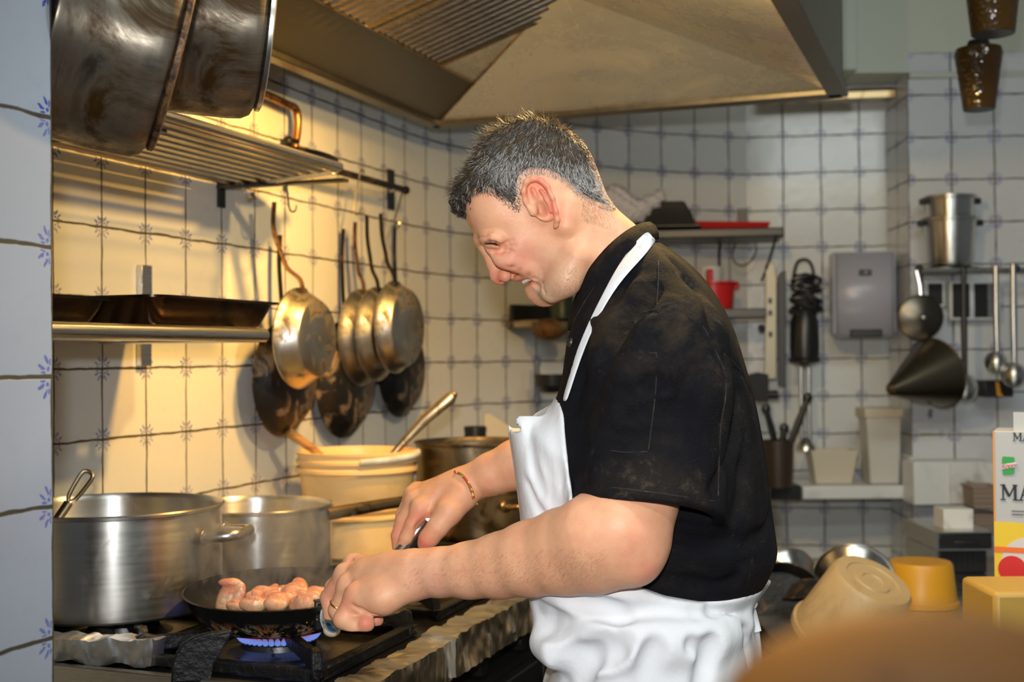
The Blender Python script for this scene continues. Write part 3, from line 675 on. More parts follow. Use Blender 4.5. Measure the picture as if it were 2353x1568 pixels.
MB().lathe([(rr-.0015, hF+.0002), (rr*.922, hF*.55), (rr*tp-.0045, .0066), (0, .0046), (0, .0056), (rr*tp-.005, .0076), (rr*.918, hF*.56), (rr-.0022, hF)], 96).build('inner_coating', M_BLACK, fpn, angle=50)
hA = P(758, 1417, 1.795); hB2 = P(868, 1408, 1.625)
ux = (hB2-hA).normalized()
rim = Vector((FC.x, FC.y, 0))+Vector((ux.x, ux.y, 0)).normalized()*(rr-.004); rim.z = hA.z+.004
q_ = P(742, 1418, 1.80)
MB().box((-.014, -.008, -.018), (.014, .012, .024), Matrix.Translation(q_) @ basis((0, 0, 1), Vector((-ux.x, -ux.y, 0))).to_4x4()).build('handle_bracket', M_BLACK, fpn, world=True, bevel=.003)
MB().ball(tuple(P(728, 1425, 1.782)), .0022, 10).ball(tuple(P(705, 1432, 1.776)), .0022, 10).build('rivet', M_BRASS, fpn, world=True)
gz = NT('blue_patterned_sleeve'); co = gz.coord('Object'); vo = gz.n('ShaderNodeTexVoronoi', feature='F1'); vo.inputs['Scale'].default_value = 48; gz.t.links.new(co, vo.inputs['Vector'])
gz.P(Base_Color=gz.mix(gz.ramp(vo.outputs['Distance'], .38, .44), gz.mix(gz.ramp(gz.noise(45, 2, co), .45, .5), (.05, .22, .60), (.22, .48, .75)), (.80, .82, .70)), Roughness=.6)
gp = [hA+ux*.003+Vector((0, 0, -.002)), hA+ux*.012+Vector((0, 0, -.002)), hA+ux*.03, hA+ux*.06, hA+ux*.15, hB2-ux*.012, hB2]
MB().tube(gp, [.0140, .0138, .0125, .0110, .0105, .0105, .007], 20, flat=((0, 0, 1), 1.55)).build('grip_sleeve', gz.m, fpn, world=True)
tl = hA+ux*.008
MB().ball((0, 0, 0), (.0125, .0085, .010), 16, Matrix.Translation(tl+Vector((0, 0, -.0195)))).build('grip_tip', mat('cream_cloth', (.78, .70, .52), .7), fpn, world=True)
MB().tube([hA+ux*.0015+Vector((math.cos(k*PI/12)*-.0*1, 0, 0))+Vector((ux.y, -ux.x, 0))*.0140*math.cos(k*PI/12)+Vector((0, 0, .0215*math.sin(k*PI/12))) for k in range(24)], .0016, 6, closed=True).build('grip_trim', M_WHITE, fpn, world=True)
# ================================================================== sculpting field
class Field:
    def __init__(s, lo, hi, vox):
        s.lo = np.array(lo, float); s.vox = vox
        s.n = np.ceil((np.array(hi)-s.lo)/vox).astype(int)+1
        s.ax = [(s.lo[i]+vox*np.arange(s.n[i])).astype(np.float32) for i in range(3)]
        s.f = np.full(s.n, .05, np.float32)
    def region(s, lo, hi):
        a = [int(max(0, math.floor((lo[i]-s.lo[i])/s.vox))) for i in range(3)]
        b = [int(min(s.n[i], math.ceil((hi[i]-s.lo[i])/s.vox)+1)) for i in range(3)]
        if any(b[i] <= a[i] for i in range(3)): return None
        sl = tuple(slice(a[i], b[i]) for i in range(3))
        X = s.ax[0][sl[0]][:, None, None]; Y = s.ax[1][sl[1]][None, :, None]; Z = s.ax[2][sl[2]][None, None, :]
        return sl, X, Y, Z
    def op(s, d, sl, k, mode):
        f = s.f[sl]
        if mode == 'add':
            h = np.maximum(k-np.abs(f-d), 0)/k; s.f[sl] = np.minimum(f, d)-h*h*k*.25
        else:
            e = -d if mode == 'sub' else d
            h = np.maximum(k-np.abs(f-e), 0)/k; s.f[sl] = np.maximum(f, e)+h*h*k*.25
    def cone(s, a, b, ra, rb, k=.008, mode='add', flat=None):
        a, b = Vector(a), Vector(b); m = max(ra, rb)+k+.004
        r = s.region([min(a[i], b[i])-m for i in range(3)], [max(a[i], b[i])+m for i in range(3)])
        if r is None: return s
        sl, X, Y, Z = r; ba = b-a; L2 = max(ba.length_squared, 1e-12)
        px, py, pz = X-a.x, Y-a.y, Z-a.z
        t = np.clip((px*ba.x+py*ba.y+pz*ba.z)/L2, 0, 1)
        qx, qy, qz = px-t*ba.x, py-t*ba.y, pz-t*ba.z
        if flat:
            n = Vector(flat[0]).normalized(); c = (qx*n.x+qy*n.y+qz*n.z)*(1/flat[1]-1)
            qx, qy, qz = qx+n.x*c, qy+n.y*c, qz+n.z*c
        s.op(np.sqrt(qx*qx+qy*qy+qz*qz)-(ra+(rb-ra)*t), sl, k, mode); return s
    def chain(s, pts, rs, k=.006, mode='add', flat=None):
        for i in range(len(pts)-1): s.cone(pts[i], pts[i+1], rs[i], rs[i+1], k, mode, flat)
        return s
    def ell(s, c, r, R=None, k=.008, mode='add'):
        c = Vector(c); m = max(r)+k+.004
        g = s.region([c[i]-m for i in range(3)], [c[i]+m for i in range(3)])
        if g is None: return s
        sl, X, Y, Z = g; X, Y, Z = X-c.x, Y-c.y, Z-c.z
        if R is not None: A = R.transposed(); X, Y, Z = (A[i][0]*X+A[i][1]*Y+A[i][2]*Z for i in range(3))
        k0 = np.sqrt((X/r[0])**2+(Y/r[1])**2+(Z/r[2])**2); k1 = np.sqrt((X/r[0]**2)**2+(Y/r[1]**2)**2+(Z/r[2]**2)**2)+1e-9
        s.op(k0*(k0-1)/k1, sl, k, mode); return s
    def apply(s, fn): X, Y, Z = s.ax[0][:, None, None], s.ax[1][None, :, None], s.ax[2][None, None, :]; s.f = fn(s.f, X, Y, Z).astype(np.float32)
    def blur(s, n=1):
        for _ in range(n):
            for a in range(3):
                f = s.f; g = f.copy(); i = [slice(None)]*3; j = [slice(None)]*3; m = [slice(None)]*3
                m[a] = slice(1, -1); i[a] = slice(0, -2); j[a] = slice(2, None)
                g[tuple(m)] = .5*f[tuple(m)]+.25*(f[tuple(i)]+f[tuple(j)]); s.f = g
        return s
    def sample(s, p):
        q = (np.asarray(p)-s.lo)/s.vox; i = np.clip(np.floor(q).astype(int), 0, s.n-2); t = q-i; r = 0
        for dx in (0, 1):
            for dy in (0, 1):
                for dz in (0, 1):
                    w = (t[:, 0] if dx else 1-t[:, 0])*(t[:, 1] if dy else 1-t[:, 1])*(t[:, 2] if dz else 1-t[:, 2])
                    r = r+w*s.f[i[:, 0]+dx, i[:, 1]+dy, i[:, 2]+dz]
        return r
    def grad(s, p):
        e = s.vox*.8; g = np.stack([s.sample(p+np.eye(3)[a]*e)-s.sample(p-np.eye(3)[a]*e) for a in range(3)], 1)
        return g/(np.linalg.norm(g, axis=1, keepdims=True)+1e-9)
    def mesh(s, iso=0.0):
        g = openvdb.FloatGrid(.05); f = s.f.copy()
        for a in range(3):
            i = [slice(None)]*3; i[a] = 0; f[tuple(i)] = np.maximum(f[tuple(i)], .001); i[a] = -1; f[tuple(i)] = np.maximum(f[tuple(i)], .001)
        g.copyFromArray(np.clip(f, -.05, .05)); g.transform = openvdb.createLinearTransform(voxelSize=s.vox)
        pts, q = g.convertToQuads(iso); return np.asarray(pts, float)+s.lo, np.asarray(q)
def vmesh(name, V, Q, mat, parent=None, sub=False):
    V = np.asarray(V)
    if parent is not None:
        I = np.array(MW[parent.name].inverted()); V = V@I[:3, :3].T+I[:3, 3]
    a, b, c = V[Q[:, 0]], V[Q[:, 1]], V[Q[:, 2]]
    if np.einsum('ij,ij->i', a, np.cross(b, c)).sum() < 0: Q = Q[:, ::-1]
    me = bpy.data.meshes.new(name); me.from_pydata(V.tolist(), [], Q.tolist()); me.update()
    # drop crumbs
    return finish(name, me, mat, parent, 180)
def keep_big(V, Q, frac=.02):
    n = len(V); lab = np.arange(n)
    E = np.concatenate([Q[:, [0, 1]], Q[:, [1, 2]], Q[:, [2, 3]]])
    for _ in range(400):
        m = np.minimum(lab[E[:, 0]], lab[E[:, 1]]); l2 = lab.copy()
        np.minimum.at(l2, E[:, 0], m); np.minimum.at(l2, E[:, 1], m); l2 = l2[l2]
        if (l2 == lab).all(): break
        lab = l2
    u, c = np.unique(lab, return_counts=True); good = u[c > frac*n]; mk = np.isin(lab, good)
    idx = np.cumsum(mk)-1; Q = Q[mk[Q[:, 0]]]; return V[mk], idx[Q]
def paint(o, pts_world, base, blobs):
    """pigment per vertex: blobs = (centre, radius, colour, strength)"""
    V = pts_world; C = np.tile(np.array(base, float), (len(V), 1))
    for c, r, col, st_ in blobs:
        d = np.linalg.norm(V-np.array(c), axis=1)/r; w = (np.clip(1-d, 0, 1)**1.0)[:, None]; w = w*w*(3-2*w)*st_
        C = C*(1-w)+np.array(col)*w
    at = o.data.color_attributes.new('Pigment', 'FLOAT_COLOR', 'POINT')
    at.data.foreach_set('color', np.concatenate([C, np.ones((len(C), 1))], 1).astype(np.float32).ravel())
def sd_poly(px, pz, poly):
    """signed distance to polygon (neg. inside), arrays broadcast"""
    P2 = np.array(poly, float); d = None; ins = np.zeros(np.broadcast(px, pz).shape, bool)
    for i in range(len(P2)):
        a, b = P2[i], P2[(i+1) % len(P2)]; e = b-a; wx, wz = px-a[0], pz-a[1]
        t = np.clip((wx*e[0]+wz*e[1])/(e@e+1e-12), 0, 1); q = (wx-t*e[0])**2+(wz-t*e[1])**2
        d = q if d is None else np.minimum(d, q)
        c = ((a[1] > pz) != (b[1] > pz)) & (px < (b[0]-a[0])*(pz-a[1])/((b[1]-a[1]) if abs(b[1]-a[1]) > 1e-9 else 1e-9)+a[0]); ins ^= c
    return np.where(ins, -1, 1)*np.sqrt(d)
def smooth_closed(pts, n=4):
    q = [pts[-2], pts[-1]]+list(pts)+[pts[0], pts[1]]; out = []
    for i in range(2, len(q)-2):
        a, b, c, d = [np.array(x, float) for x in q[i-1:i+3]]
        for k in range(n): t = k/n; out.append(tuple(.5*(2*b+(c-a)*t+(2*a-5*b+4*c-d)*t*t+(3*b-3*c+d-a)*t**3)))
    return out
def pxz(poly, d):
    out = []
    for x, y in poly: q = P(x, y, d); out.append((q.x, q.z))
    return out
def inflate(F, poly, yc, anchors, k=.01, p=2.4, mode='add', shear=0.0, xc=0.0, smooth=True):
    """fill an outline in the x-z plane into a rounded volume; anchors = (x, z, halfwidth, R)"""
    pl = smooth_closed(poly, 3) if smooth else poly
    xs = [q[0] for q in pl]; zs = [q[1] for q in pl]; Wm = max(a[2] for a in anchors)+.01
    r = F.region([min(xs)-.02-abs(shear)*Wm, yc-Wm-.02, min(zs)-.02], [max(xs)+.02+abs(shear)*Wm, yc+Wm+.02, max(zs)+.02])
    sl, X, Y, Z = r
    if shear: XX = X-shear*(Y-yc)
    else: XX = X
    d2 = sd_poly(XX, Z, pl)
    w = 0; Wn = 0; Rn = 0
    for ax, az, aw, ar in anchors:
        g = 1/((XX-ax)**2+(Z-az)**2+1e-4)**1.5; w = w+g; Wn = Wn+g*aw; Rn = Rn+g*ar
    Wn, Rn = Wn/w, Rn/w
    t = np.clip(-d2/Rn, 0, 1); hw = Wn*(1-(1-t)**p)**(1/p); y = np.abs(Y-yc)
    d = np.where(d2 < 0, np.maximum(y-hw, d2), np.sqrt(d2*d2+y*y))
    F.op(d.astype(np.float32), sl, k, mode)

# ================================================================== chicken pieces
gC = NT('raw_chicken'); co = gC.coord('Object')
cA = gC.mix(gC.ramp(gC.noise(22, 5, co, .6, .5), .40, .62), (.76, .28, .17), (.86, .52, .28))
cA = gC.mix(gC.ramp(gC.noise(45, 4, co), .58, .68), cA, (.90, .78, .58))
gC.P(Base_Color=cA, Roughness=.33, Subsurface_Weight=.15, Coat_Weight=.15, Coat_Roughness=.15); gC.b.inputs['Subsurface Radius'].default_value = (.012, .005, .003)
gC.bump(gC.noise(55, 5, co, .7, .6), .9, .004)
def meat(label, px, py, d, r, seed, ax=0.0, parts=4, tilt=0.0, folded=False):
    rnd = random.Random(seed); c = P(px, py, d); F = Field([c.x-.05, c.y-.05, c.z-.045], [c.x+.05, c.y+.05, c.z+.045], .0017)
    if folded:
        R = Matrix.Rotation(.35, 3, 'Y')
        F.ell(c, (.017, .011, .027), R, .004); F.ell(c+Vector((.012, -.004, -.002)), (.009, .008, .025), R, .005); F.ell(c+Vector((-.012, .002, -.006)), (.008, .010, .020), R, .006)
        F.ell(c+Vector((.004, -.012, .004)), (.004, .005, .022), R, .004, 'sub'); F.ell(c+Vector((-.0, -.004, .022)), (.017, .009, .006), None, .005)
    else:
        for i in range(parts):
            o = Vector((rnd.uniform(-1, 1)*r*.75, rnd.uniform(-1, 1)*r*.5, rnd.uniform(-.3, .3)*r*.5))
            R = Matrix.Rotation(ax+rnd.uniform(-.5, .5), 3, 'Z') @ Matrix.Rotation(tilt+rnd.uniform(-.4, .4), 3, 'Y')
            F.ell(c+o, (r*rnd.uniform(.6, .85), r*rnd.uniform(.4, .55), r*rnd.uniform(.34, .5)), R, .0035)
        a = c+Vector((-r, -.3*r, r*.3)); F.cone(a, a+Vector((2*r, rnd.uniform(-.6, .6)*r, r*.1)), .0022, .0022, .004, 'sub')
    F.blur(1)
    V, Q = F.mesh(); V, Q = keep_big(V, Q, .2)
    ce_ = Vector((c.x, c.y, c.z)); me = (V-np.array(ce_)); o = vmesh('chicken_piece', me, Q, gC.m); o.location = ce_
    return tag(o, label, 'chicken', 'raw chicken pieces in the frying pan')
meat('folded raw chicken piece standing upright at the left of the pan', 529, 1372, 1.86, .03, 1, folded=True)
spec = [(586, 1388, 1.815, .024, 'pink chicken piece lying low beside the upright piece, front of pan'),
        (602, 1362, 1.88, .019, 'small chicken lump topmost at the left of the heap'),
        (622, 1376, 1.845, .022, 'chicken piece with a pale fatty edge, left of the heap'),
        (638, 1355, 1.90, .016, 'small round chicken lump on the heap between two larger lumps'),
        (655, 1384, 1.815, .026, 'long pink chicken piece across the front of the heap'),
        (668, 1357, 1.885, .020, 'chicken lump at the back middle of the heap'),
        (700, 1355, 1.87, .025, 'large smooth chicken lump at the back right of the heap'),
        (688, 1375, 1.84, .023, 'chicken piece in the middle right of the heap'),
        (712, 1388, 1.80, .025, 'glossy chicken piece nearest the grip of the pan'),
        (741, 1365, 1.86, .020, 'yellowish fatty chicken piece by the fingers'),
        (552, 1392, 1.83, .017, 'flat chicken scrap at the foot of the upright piece')]
for i, (x, y, d, r, lab) in enumerate(spec): meat(lab, x, y, d, r, 10+i, ax=.3*i, tilt=.2*((i % 3)-1))
# ================================================================== the chef
chef = thing('person', 'smiling grey-haired cook in black jacket and white apron, frying chicken', 'person', (.12, 1.66, 0))
def onskin(F, x, y, d0, side=-1):
    """march along the view ray through pixel x,y until the skin"""
    c = np.array([0, 0, CAMH]); t = np.array(P(x, y, 1.0))-c; ks = np.arange(d0-.16, d0+.12, .0008)
    pts = c+t*ks[:, None]; v = F.sample(pts); i = np.argmax(v < 0); return pts[i] if (v < 0).any() else None
# ---- skin material
gs = NT('skin'); at = gs.n('ShaderNodeAttribute', attribute_name='Pigment')
co = gs.coord('Object'); mot = gs.noise(45, 5, co, .6)
gs.P(Base_Color=gs.mix(gs.ramp(mot, .35, .7, 0, .35), at.outputs['Color'], (.70, .24, .14)), Roughness=gs.ramp(gs.noise(260, 3, co), .3, .7, .42, .56), Subsurface_Weight=.12)
gs.b.inputs['Subsurface Radius'].default_value = (.010, .0035, .0018); gs.b.inputs['Specular IOR Level'].default_value = .40
gs.bump(gs.m_('ADD', gs.noise(420, 4, co), gs.m_('MULTIPLY', gs.noise(90, 3, co), 1.2)), .22, .0012)
SK = gs.m
HD = 1.66                                     # depth of the head's middle plane
skull = [(1098,552),(1090,541),(1081,526),(1071,508),(1064,488),(1060,462),(1064,430),(1076,396),(1096,362),(1122,330),(1155,302),(1196,284),(1245,281),(1290,291),(1325,312),(1350,340),(1366,370),(1378,402),(1389,432),(1402,458),(1425,486),(1462,518),(1500,560),(1500,640),(1400,720),(1345,705),(1325,672),(1311,684),(1291,690),(1272,694),(1255,695),(1241,690),(1232,680),(1228,669),(1224,655),(1212,640),(1196,634),(1180,628),(1166,622),(1152,612),(1142,598),(1134,582),(1124,568),(1110,560)]
F = Field([P(1040,300,HD).x, HD-.125, P(1200,745,HD).z], [P(1530,300,HD).x, HD+.115, P(1200,262,HD).z], .00150)
A_ = lambda x, y, w, R: (P(x, y, HD).x, P(x, y, HD).z, w, R)
inflate(F, pxz(skull, HD), HD, [A_(1240,340,.079,.085), A_(1120,430,.070,.055), A_(1150,520,.066,.050), A_(1290,480,.076,.085), A_(1180,570,.062,.045), A_(1200,625,.050,.042), A_(1250,660,.046,.045), A_(1300,620,.060,.050), A_(1370,560,.064,.06), A_(1420,620,.070,.06), A_(1380,450,.068,.07)], smooth=True, p=2.3)
F.blur(3)
NY = HD-.0                                     # centre line
h = lambda x, y, off=0.0: P(x, y, HD+off)      # off < 0 is nearer the camera
for s_ in (-1, 1):
    F.ell(h(1122,566, s_*.034), (.018,.016,.012), None, .012, 'sub')           # eye socket
    F.ell(h(1134,563, s_*.033), (.0128,.0128,.0118), None, .003)               # eyeball under lids
    F.chain([h(1103,548, s_*.012), h(1120,541, s_*.036), h(1146,545, s_*.054)], [.0085,.0075,.0055], .010)       # brow ridge
    F.ell(h(1172,598, s_*.038), (.022,.015,.013), None, .018)                  # raised smiling cheek
    F.ell(h(1160,634, s_*.0125), (.0085,.0075,.0085), None, .006)              # nose wing
F.chain([h(1106,557), h(1124,578), h(1136,605), h(1144,632)], [.0085,.0078,.0088,.0095], .010)
F.ell(h(1143,636), (.0088,.0105,.0088), None, .006)                            # tip
F.cone(h(1150,640), h(1168,634), .007,.006, .006)
for s_ in (-1, 1):
    F.ell(h(1157,645, s_*.0072), (.0042,.0026,.0036), None, .003, 'sub')       # nostril
    # laugh fold from nose wing round the mouth
    F.cone(h(1240,345, s_*.0), h(1241,345, s_*.01), .001,.001)
# mouth
F.cone(h(1198,651), h(1216,640), .010, .010, .004, 'sub', flat=((0,1,0), 2.0))
for s_ in (-1, 0, 1): pass
for t in np.linspace(-1, 1, 9):
    yo = t*.024; bk = (1-math.cos(t*1.25))*22
    F.ell(h(1188+bk*1.15, 640-bk*.25, yo), (.0055,.0050,.0044), None, .004)     # upper lip
    F.ell(h(1218+bk*.85, 664-bk*.95, yo), (.0058,.0050,.0056), None, .005)      # lower lip
F.ell(h(1248,680), (.018,.020,.013), None, .016)                               # chin

# near-side mouth: dark opening between the lips is open to the corner
F.chain([h(1206,652,-.016), h(1213,645,-.022), h(1222,640,-.029)], [.0045,.0036,.0016], .003, 'sub')
# jaw and neck modelling
F.chain([h(1268,672,-.038), h(1300,645,-.052), h(1325,590,-.062)], [.014,.016,.014], .022)
F.chain([h(1300,520,-.066), h(1306,470,-.068)], [.010,.008], .014)
# ear (both sides)
helix = [(1222,492),(1207,462),(1203,440),(1210,418),(1224,411),(1242,415),(1257,430),(1268,455),(1276,485),(1280,505),(1278,517),(1274,524)]
for s_ in (-1, 1):
    e = lambda x, y, o: h(x, y, s_*(.072+o))
    F.ell(e(1240,462,.004), (.0165,.006,.029), Matrix.Rotation(math.radians(-27)*1, 3, 'Y'), .006)
    of = [.006,.008,.012,.015,.017,.019,.020,.020,.018,.015,.010,.006]
    F.chain([e(x, y, o) for (x, y), o in zip(helix, of)], [.0028,.0032,.0034,.0036,.0038,.0038,.0038,.0036,.0036,.0034,.0030,.0022], .0040)
    F.chain([e(1243,437,.013), e(1256,458,.016), e(1260,485,.015), e(1253,500,.011)], [.0025,.003,.003,.0026], .004)   # antihelix
    F.chain([e(1225,436,.011), e(1232,452,.011)], [.003,.002], .004)
    F.ell(e(1243,482,.014), (.0090,.0130,.0125), Matrix.Rotation(math.radians(-25), 3, 'Y'), .003, 'sub')               # concha
    F.chain([e(1216,432,.016), e(1231,424,.020), e(1250,438,.022), e(1264,466,.022), e(1270,492,.021)], [.0020,.0023,.0024,.0023,.0018], .0025, 'sub')  # groove
    F.ell(e(1229,482,.007), (.0045,.0035,.0065), Matrix.Rotation(math.radians(-25), 3, 'Y'), .004)                     # tragus
F.blur(1)
def skinpts(F, pts, d0, out=0.0):
    r = []
    for x, y in pts:
        q = onskin(F, x, y, d0)
        if q is not None: r.append(Vector(q)+Vector((0, -out, 0)))
    return r
def both(F, pts, rs, k, mode, out=0.0):
    q = skinpts(F, pts, HD, out)
    if len(q) < 2: return
    rs = [rs[min(i, len(rs)-1)] for i in range(len(q))]
    F.chain(q, rs, k, mode); F.chain([Vector((p.x, 2*HD-p.y, p.z)) for p in q], rs, k, mode)
both(F, [(1109,549),(1120,546),(1135,545),(1150,550)], [.003,.005,.005,.003], .008, 'add', -.0015)     # upper lid and brow fold
both(F, [(1117,559),(1127,556),(1138,558),(1150,566)], [.0012,.0020,.0020,.0010], .0025, 'sub')          # nearly closed eye
both(F, [(1122,566),(1134,566),(1146,571)], [.0022,.0030,.0018], .005, 'add', -.0012)                     # lower lid
both(F, [(1121,574),(1134,577),(1150,578),(1165,574)], [.0012,.0020,.0018,.0008], .005, 'sub')
for a_, b_, c_ in (((1155,563),(1166,558),(1178,552)), ((1157,568),(1170,567),(1184,564)), ((1156,574),(1168,577),(1180,578))): both(F, [a_, b_, c_], [.0012,.0012,.0005], .004, 'sub')
both(F, [(1166,613),(1180,613),(1194,618),(1212,628),(1228,643),(1238,662)], [.0016,.0030,.0034,.0034,.0030,.0015], .008, 'sub')
both(F, [(1176,604),(1195,608),(1216,618),(1234,634)], [.004,.006,.006,.004], .014, 'add', -.003)
both(F, [(1228,640),(1246,655),(1252,674)], [.0006,.0012,.0006], .005, 'sub')

HEADF = F
Vh, Qh = F.mesh(); Vh, Qh = keep_big(Vh, Qh)

# ---- near arm and hand
AD = {'el': 1.44}
lo = P(720,1500,1.72); F = Field([P(735,1400,1.68).x-.01, 1.36, P(1400,1475,1.5).z-.005], [P(1585,1100,1.50).x+.01, 1.80, P(1400,1085,1.5).z+.01], .0017)
ar = [(1490,1000,1.52),(1456,1150,1.475),(1442,1232,1.458),(1425,1248,1.458),(1370,1262,1.475),(1300,1268,1.50),(1220,1284,1.525),(1150,1300,1.55),(1080,1311,1.570),(1010,1316,1.588),(960,1316,1.60)]
rd = [.055,.0505,.0485,.0480,.0500,.0500,.0440,.0385,.0335,.0295,.0270]
F.chain([P(*a) for a in ar], rd, .012)
F.ell(P(1462,1286,1.450), (.021,.028,.022), None, .022)                        # elbow
F.cone(P(1470,1296,1.452), P(1482,1250,1.46), .014, .018, .018)
F.chain([P(1420,1205,1.43), P(1360,1222,1.45), P(1300,1240,1.475)], [.030,.034,.024], .03)
fz = (0, 0, 1)
# palm: broad wedge from wrist to knuckles
kn = {'i': (812,1297,1.690), 'm': (793,1320,1.662), 'r': (799,1346,1.635), 'p': (818,1368,1.608)}
F.chain([P(960,1318,1.602), P(905,1318,1.622), P(850,1322,1.640)], [.026,.025,.022], .016)
for kx, rr_ in (('i', .0125), ('m', .0128), ('r', .0125), ('p', .0125)):
    F.chain([P(945,1318,1.605), P(*kn[kx])], [.022, rr_], .013)
    F.ell(P(*kn[kx]), (.0125,.0115,.0122), None, .007)
F.chain([P(940,1345,1.592), P(880,1375,1.592), P(835,1385,1.600)], [.020,.019,.016], .016)   # heel of hand, little-finger side
fin = {'i': ([(812,1297,1.690),(764,1350,1.712),(768,1392,1.700),(790,1412,1.682)], [.0120,.0105,.0098,.0088]),
       'm': ([(793,1320,1.662),(755,1374,1.676),(763,1425,1.664),(800,1440,1.648)], [.0124,.0112,.0104,.0092]),
       'r': ([(799,1346,1.635),(774,1402,1.642),(792,1440,1.628),(832,1444,1.620),(866,1426,1.622)], [.0122,.0112,.0105,.0098,.0088]),
       'p': ([(818,1368,1.608),(788,1424,1.600),(812,1440,1.594),(840,1434,1.590)], [.0126,.0122,.0112,.0105])}
for kx in 'imrp':
    pts, rs = fin[kx]; pts = [P(*q) for q in pts]
    # build each finger in its own field order: small blend so that fingers keep their creases
    for i in range(len(pts)-1): F.cone(pts[i], pts[i+1], rs[i], rs[i+1], .0035 if i else .008)
F.ell(P(841,1434,1.588), (.0112,.0100,.0108), None, .003)
# thumb lies along the grip on the far side
F.chain([P(935,1325,1.64), P(880,1345,1.69), P(820,1372,1.712), P(785,1385,1.722)], [.020,.016,.0125,.0105], .006)
# creases
F.chain([P(812,1392,1.589), P(832,1402,1.587), P(868,1404,1.586), P(893,1397,1.590)], [.0012,.0020,.0022,.0012], .006, 'sub')
F.cone(P(824,1418,1.582), P(820,1440,1.582), .0010,.0012, .003, 'sub')
F.cone(P(952,1362,1.578), P(935,1350,1.575), .0012,.0012, .006, 'sub')
for a, b, c_ in (('i','m',(1700,)), ('m','r',()), ('r','p',())):
    pa, pb = P(*kn[a]), P(*kn[b]); md = (pa+pb)/2+Vector((-.008, 0, .004)); F.cone(md+Vector((.012,0,.004)), md+Vector((-.006,0,-.02)), .0030,.0040, .007, 'sub')
# tendons
for kx in 'imrp': F.cone(P(*kn[kx])+Vector((.004,0,.0085)), P(935,1300,1.60), .0032,.0016, .006)
F.blur(1)
ARMF = F; Va, Qa = F.mesh(); Va, Qa = keep_big(Va, Qa)

# ---- far arm and hand
F = Field([P(890,1300,1.9).x, 1.72, P(1000,1290,1.8).z], [P(1400,1000,1.80).x, 1.93, P(1100,985,1.82).z], .0016)
D = 1.82
F.chain([P(1380,1060,1.80), P(1250,1055,1.80), P(1188,1068,1.805), P(1130,1090,1.812), P(1078,1112,D)], [.040,.038,.0345,.0290,.0250], .012)
F.chain([P(1078,1112,D), P(1040,1130,D), P(1000,1150,D)], [.0245,.0235,.0210], .012)
kf = {'i': (966,1168,1.800), 'm': (952,1150,1.822), 'r': (950,1138,1.845), 'p': (958,1130,1.865)}
for kx in 'imrp':
    F.chain([P(1060,1118,D), P(*kf[kx])], [.020, .0125], .012); F.ell(P(*kf[kx]), (.0125,.011,.012), None, .007)
ff = {'p': ([(958,1130,1.865),(934,1170,1.875),(936,1200,1.868)], [.0110,.0095,.0085]),
      'r': ([(950,1138,1.845),(925,1182,1.852),(918,1216,1.848),(930,1236,1.842)], [.0118,.0100,.0092,.0082]),
      'm': ([(952,1150,1.822),(926,1196,1.828),(914,1232,1.828),(914,1256,1.828)], [.0122,.0108,.0098,.0086]),
      'i': ([(966,1168,1.800),(948,1206,1.798),(934,1236,1.800),(922,1262,1.806)], [.0128,.0114,.0104,.0090])}
for kx in 'prmi':
    pts, rs = ff[kx]; pts = [P(*q) for q in pts]
    for i in range(len(pts)-1): F.cone(pts[i], pts[i+1], rs[i], rs[i+1], .003 if i else .008)
F.chain([P(1062,1140,1.800), P(1030,1178,1.785), P(1005,1212,1.778), P(985,1238,1.780), P(976,1252,1.784)], [.0230,.0180,.0140,.0125,.0100], .010)
F.cone(P(1000,1180,1.79), P(975,1185,1.80), .006,.005, .008)
F.cone(P(988,1192,1.785), P(968,1215,1.790), .006,.009, .006, 'sub')
for kx in 'im': F.cone(P(*kf[kx])+Vector((.004,0,.009)), P(1050,1100,1.80), .0030,.0014, .006)
F.ell(P(1122,1104,1.795), (.013,.012,.012), None, .012)
F.blur(1)
Vf, Qf = F.mesh(); Vf, Qf = keep_big(Vf, Qf); FARF = F
n1, n2 = len(Vh), len(Vh)+len(Va)
V_ = np.concatenate([Vh, Va, Vf])
def orient(V, Q):
    a, b, c = V[Q[:, 0]], V[Q[:, 1]], V[Q[:, 2]]
    return Q[:, ::-1] if np.einsum('ij,ij->i', a, np.cross(b, c)).sum() < 0 else Q
Q_ = np.concatenate([orient(v, q)+o for v, q, o in ((Vh, Qh, 0), (Va, Qa, n1), (Vf, Qf, n2))])
body = vmesh('body', V_, Q_, SK, chef)
red = (.80,.20,.13); base = (.82,.43,.25)
bl = []
for s_ in (-1, 1):
    bl += [(h(1243,425,s_*.09), .026, (.78,.16,.10), .85), (h(1270,480,s_*.09), .028, (.80,.20,.13), .85), (h(1215,440,s_*.085), .020, (.80,.24,.15), .7), (h(1242,485,s_*.08), .012, (.55,.20,.10), .5),
           (h(1195,590,s_*.05), .050, (.82,.34,.24), .75), (h(1160,600,s_*.035), .030, (.80,.30,.22), .6), (h(1150,640,s_*.012), .016, (.72,.12,.09), .8),
           (h(1290,640,s_*.05), .060, (.56,.38,.25), .75), (h(1255,675,s_*.03), .040, (.52,.37,.26), .8), (h(1310,600,s_*.06), .03, (.60,.40,.26), .5),
           (h(1243,486,s_*.078), .009, (.30,.10,.05), .9), (h(1215,630,s_*.045), .008, (.55,.20,.12), .7), (h(1240,652,s_*.042), .009, (.55,.22,.13), .7)]  # darkest spots paint shade into the ear hollow and laugh creases
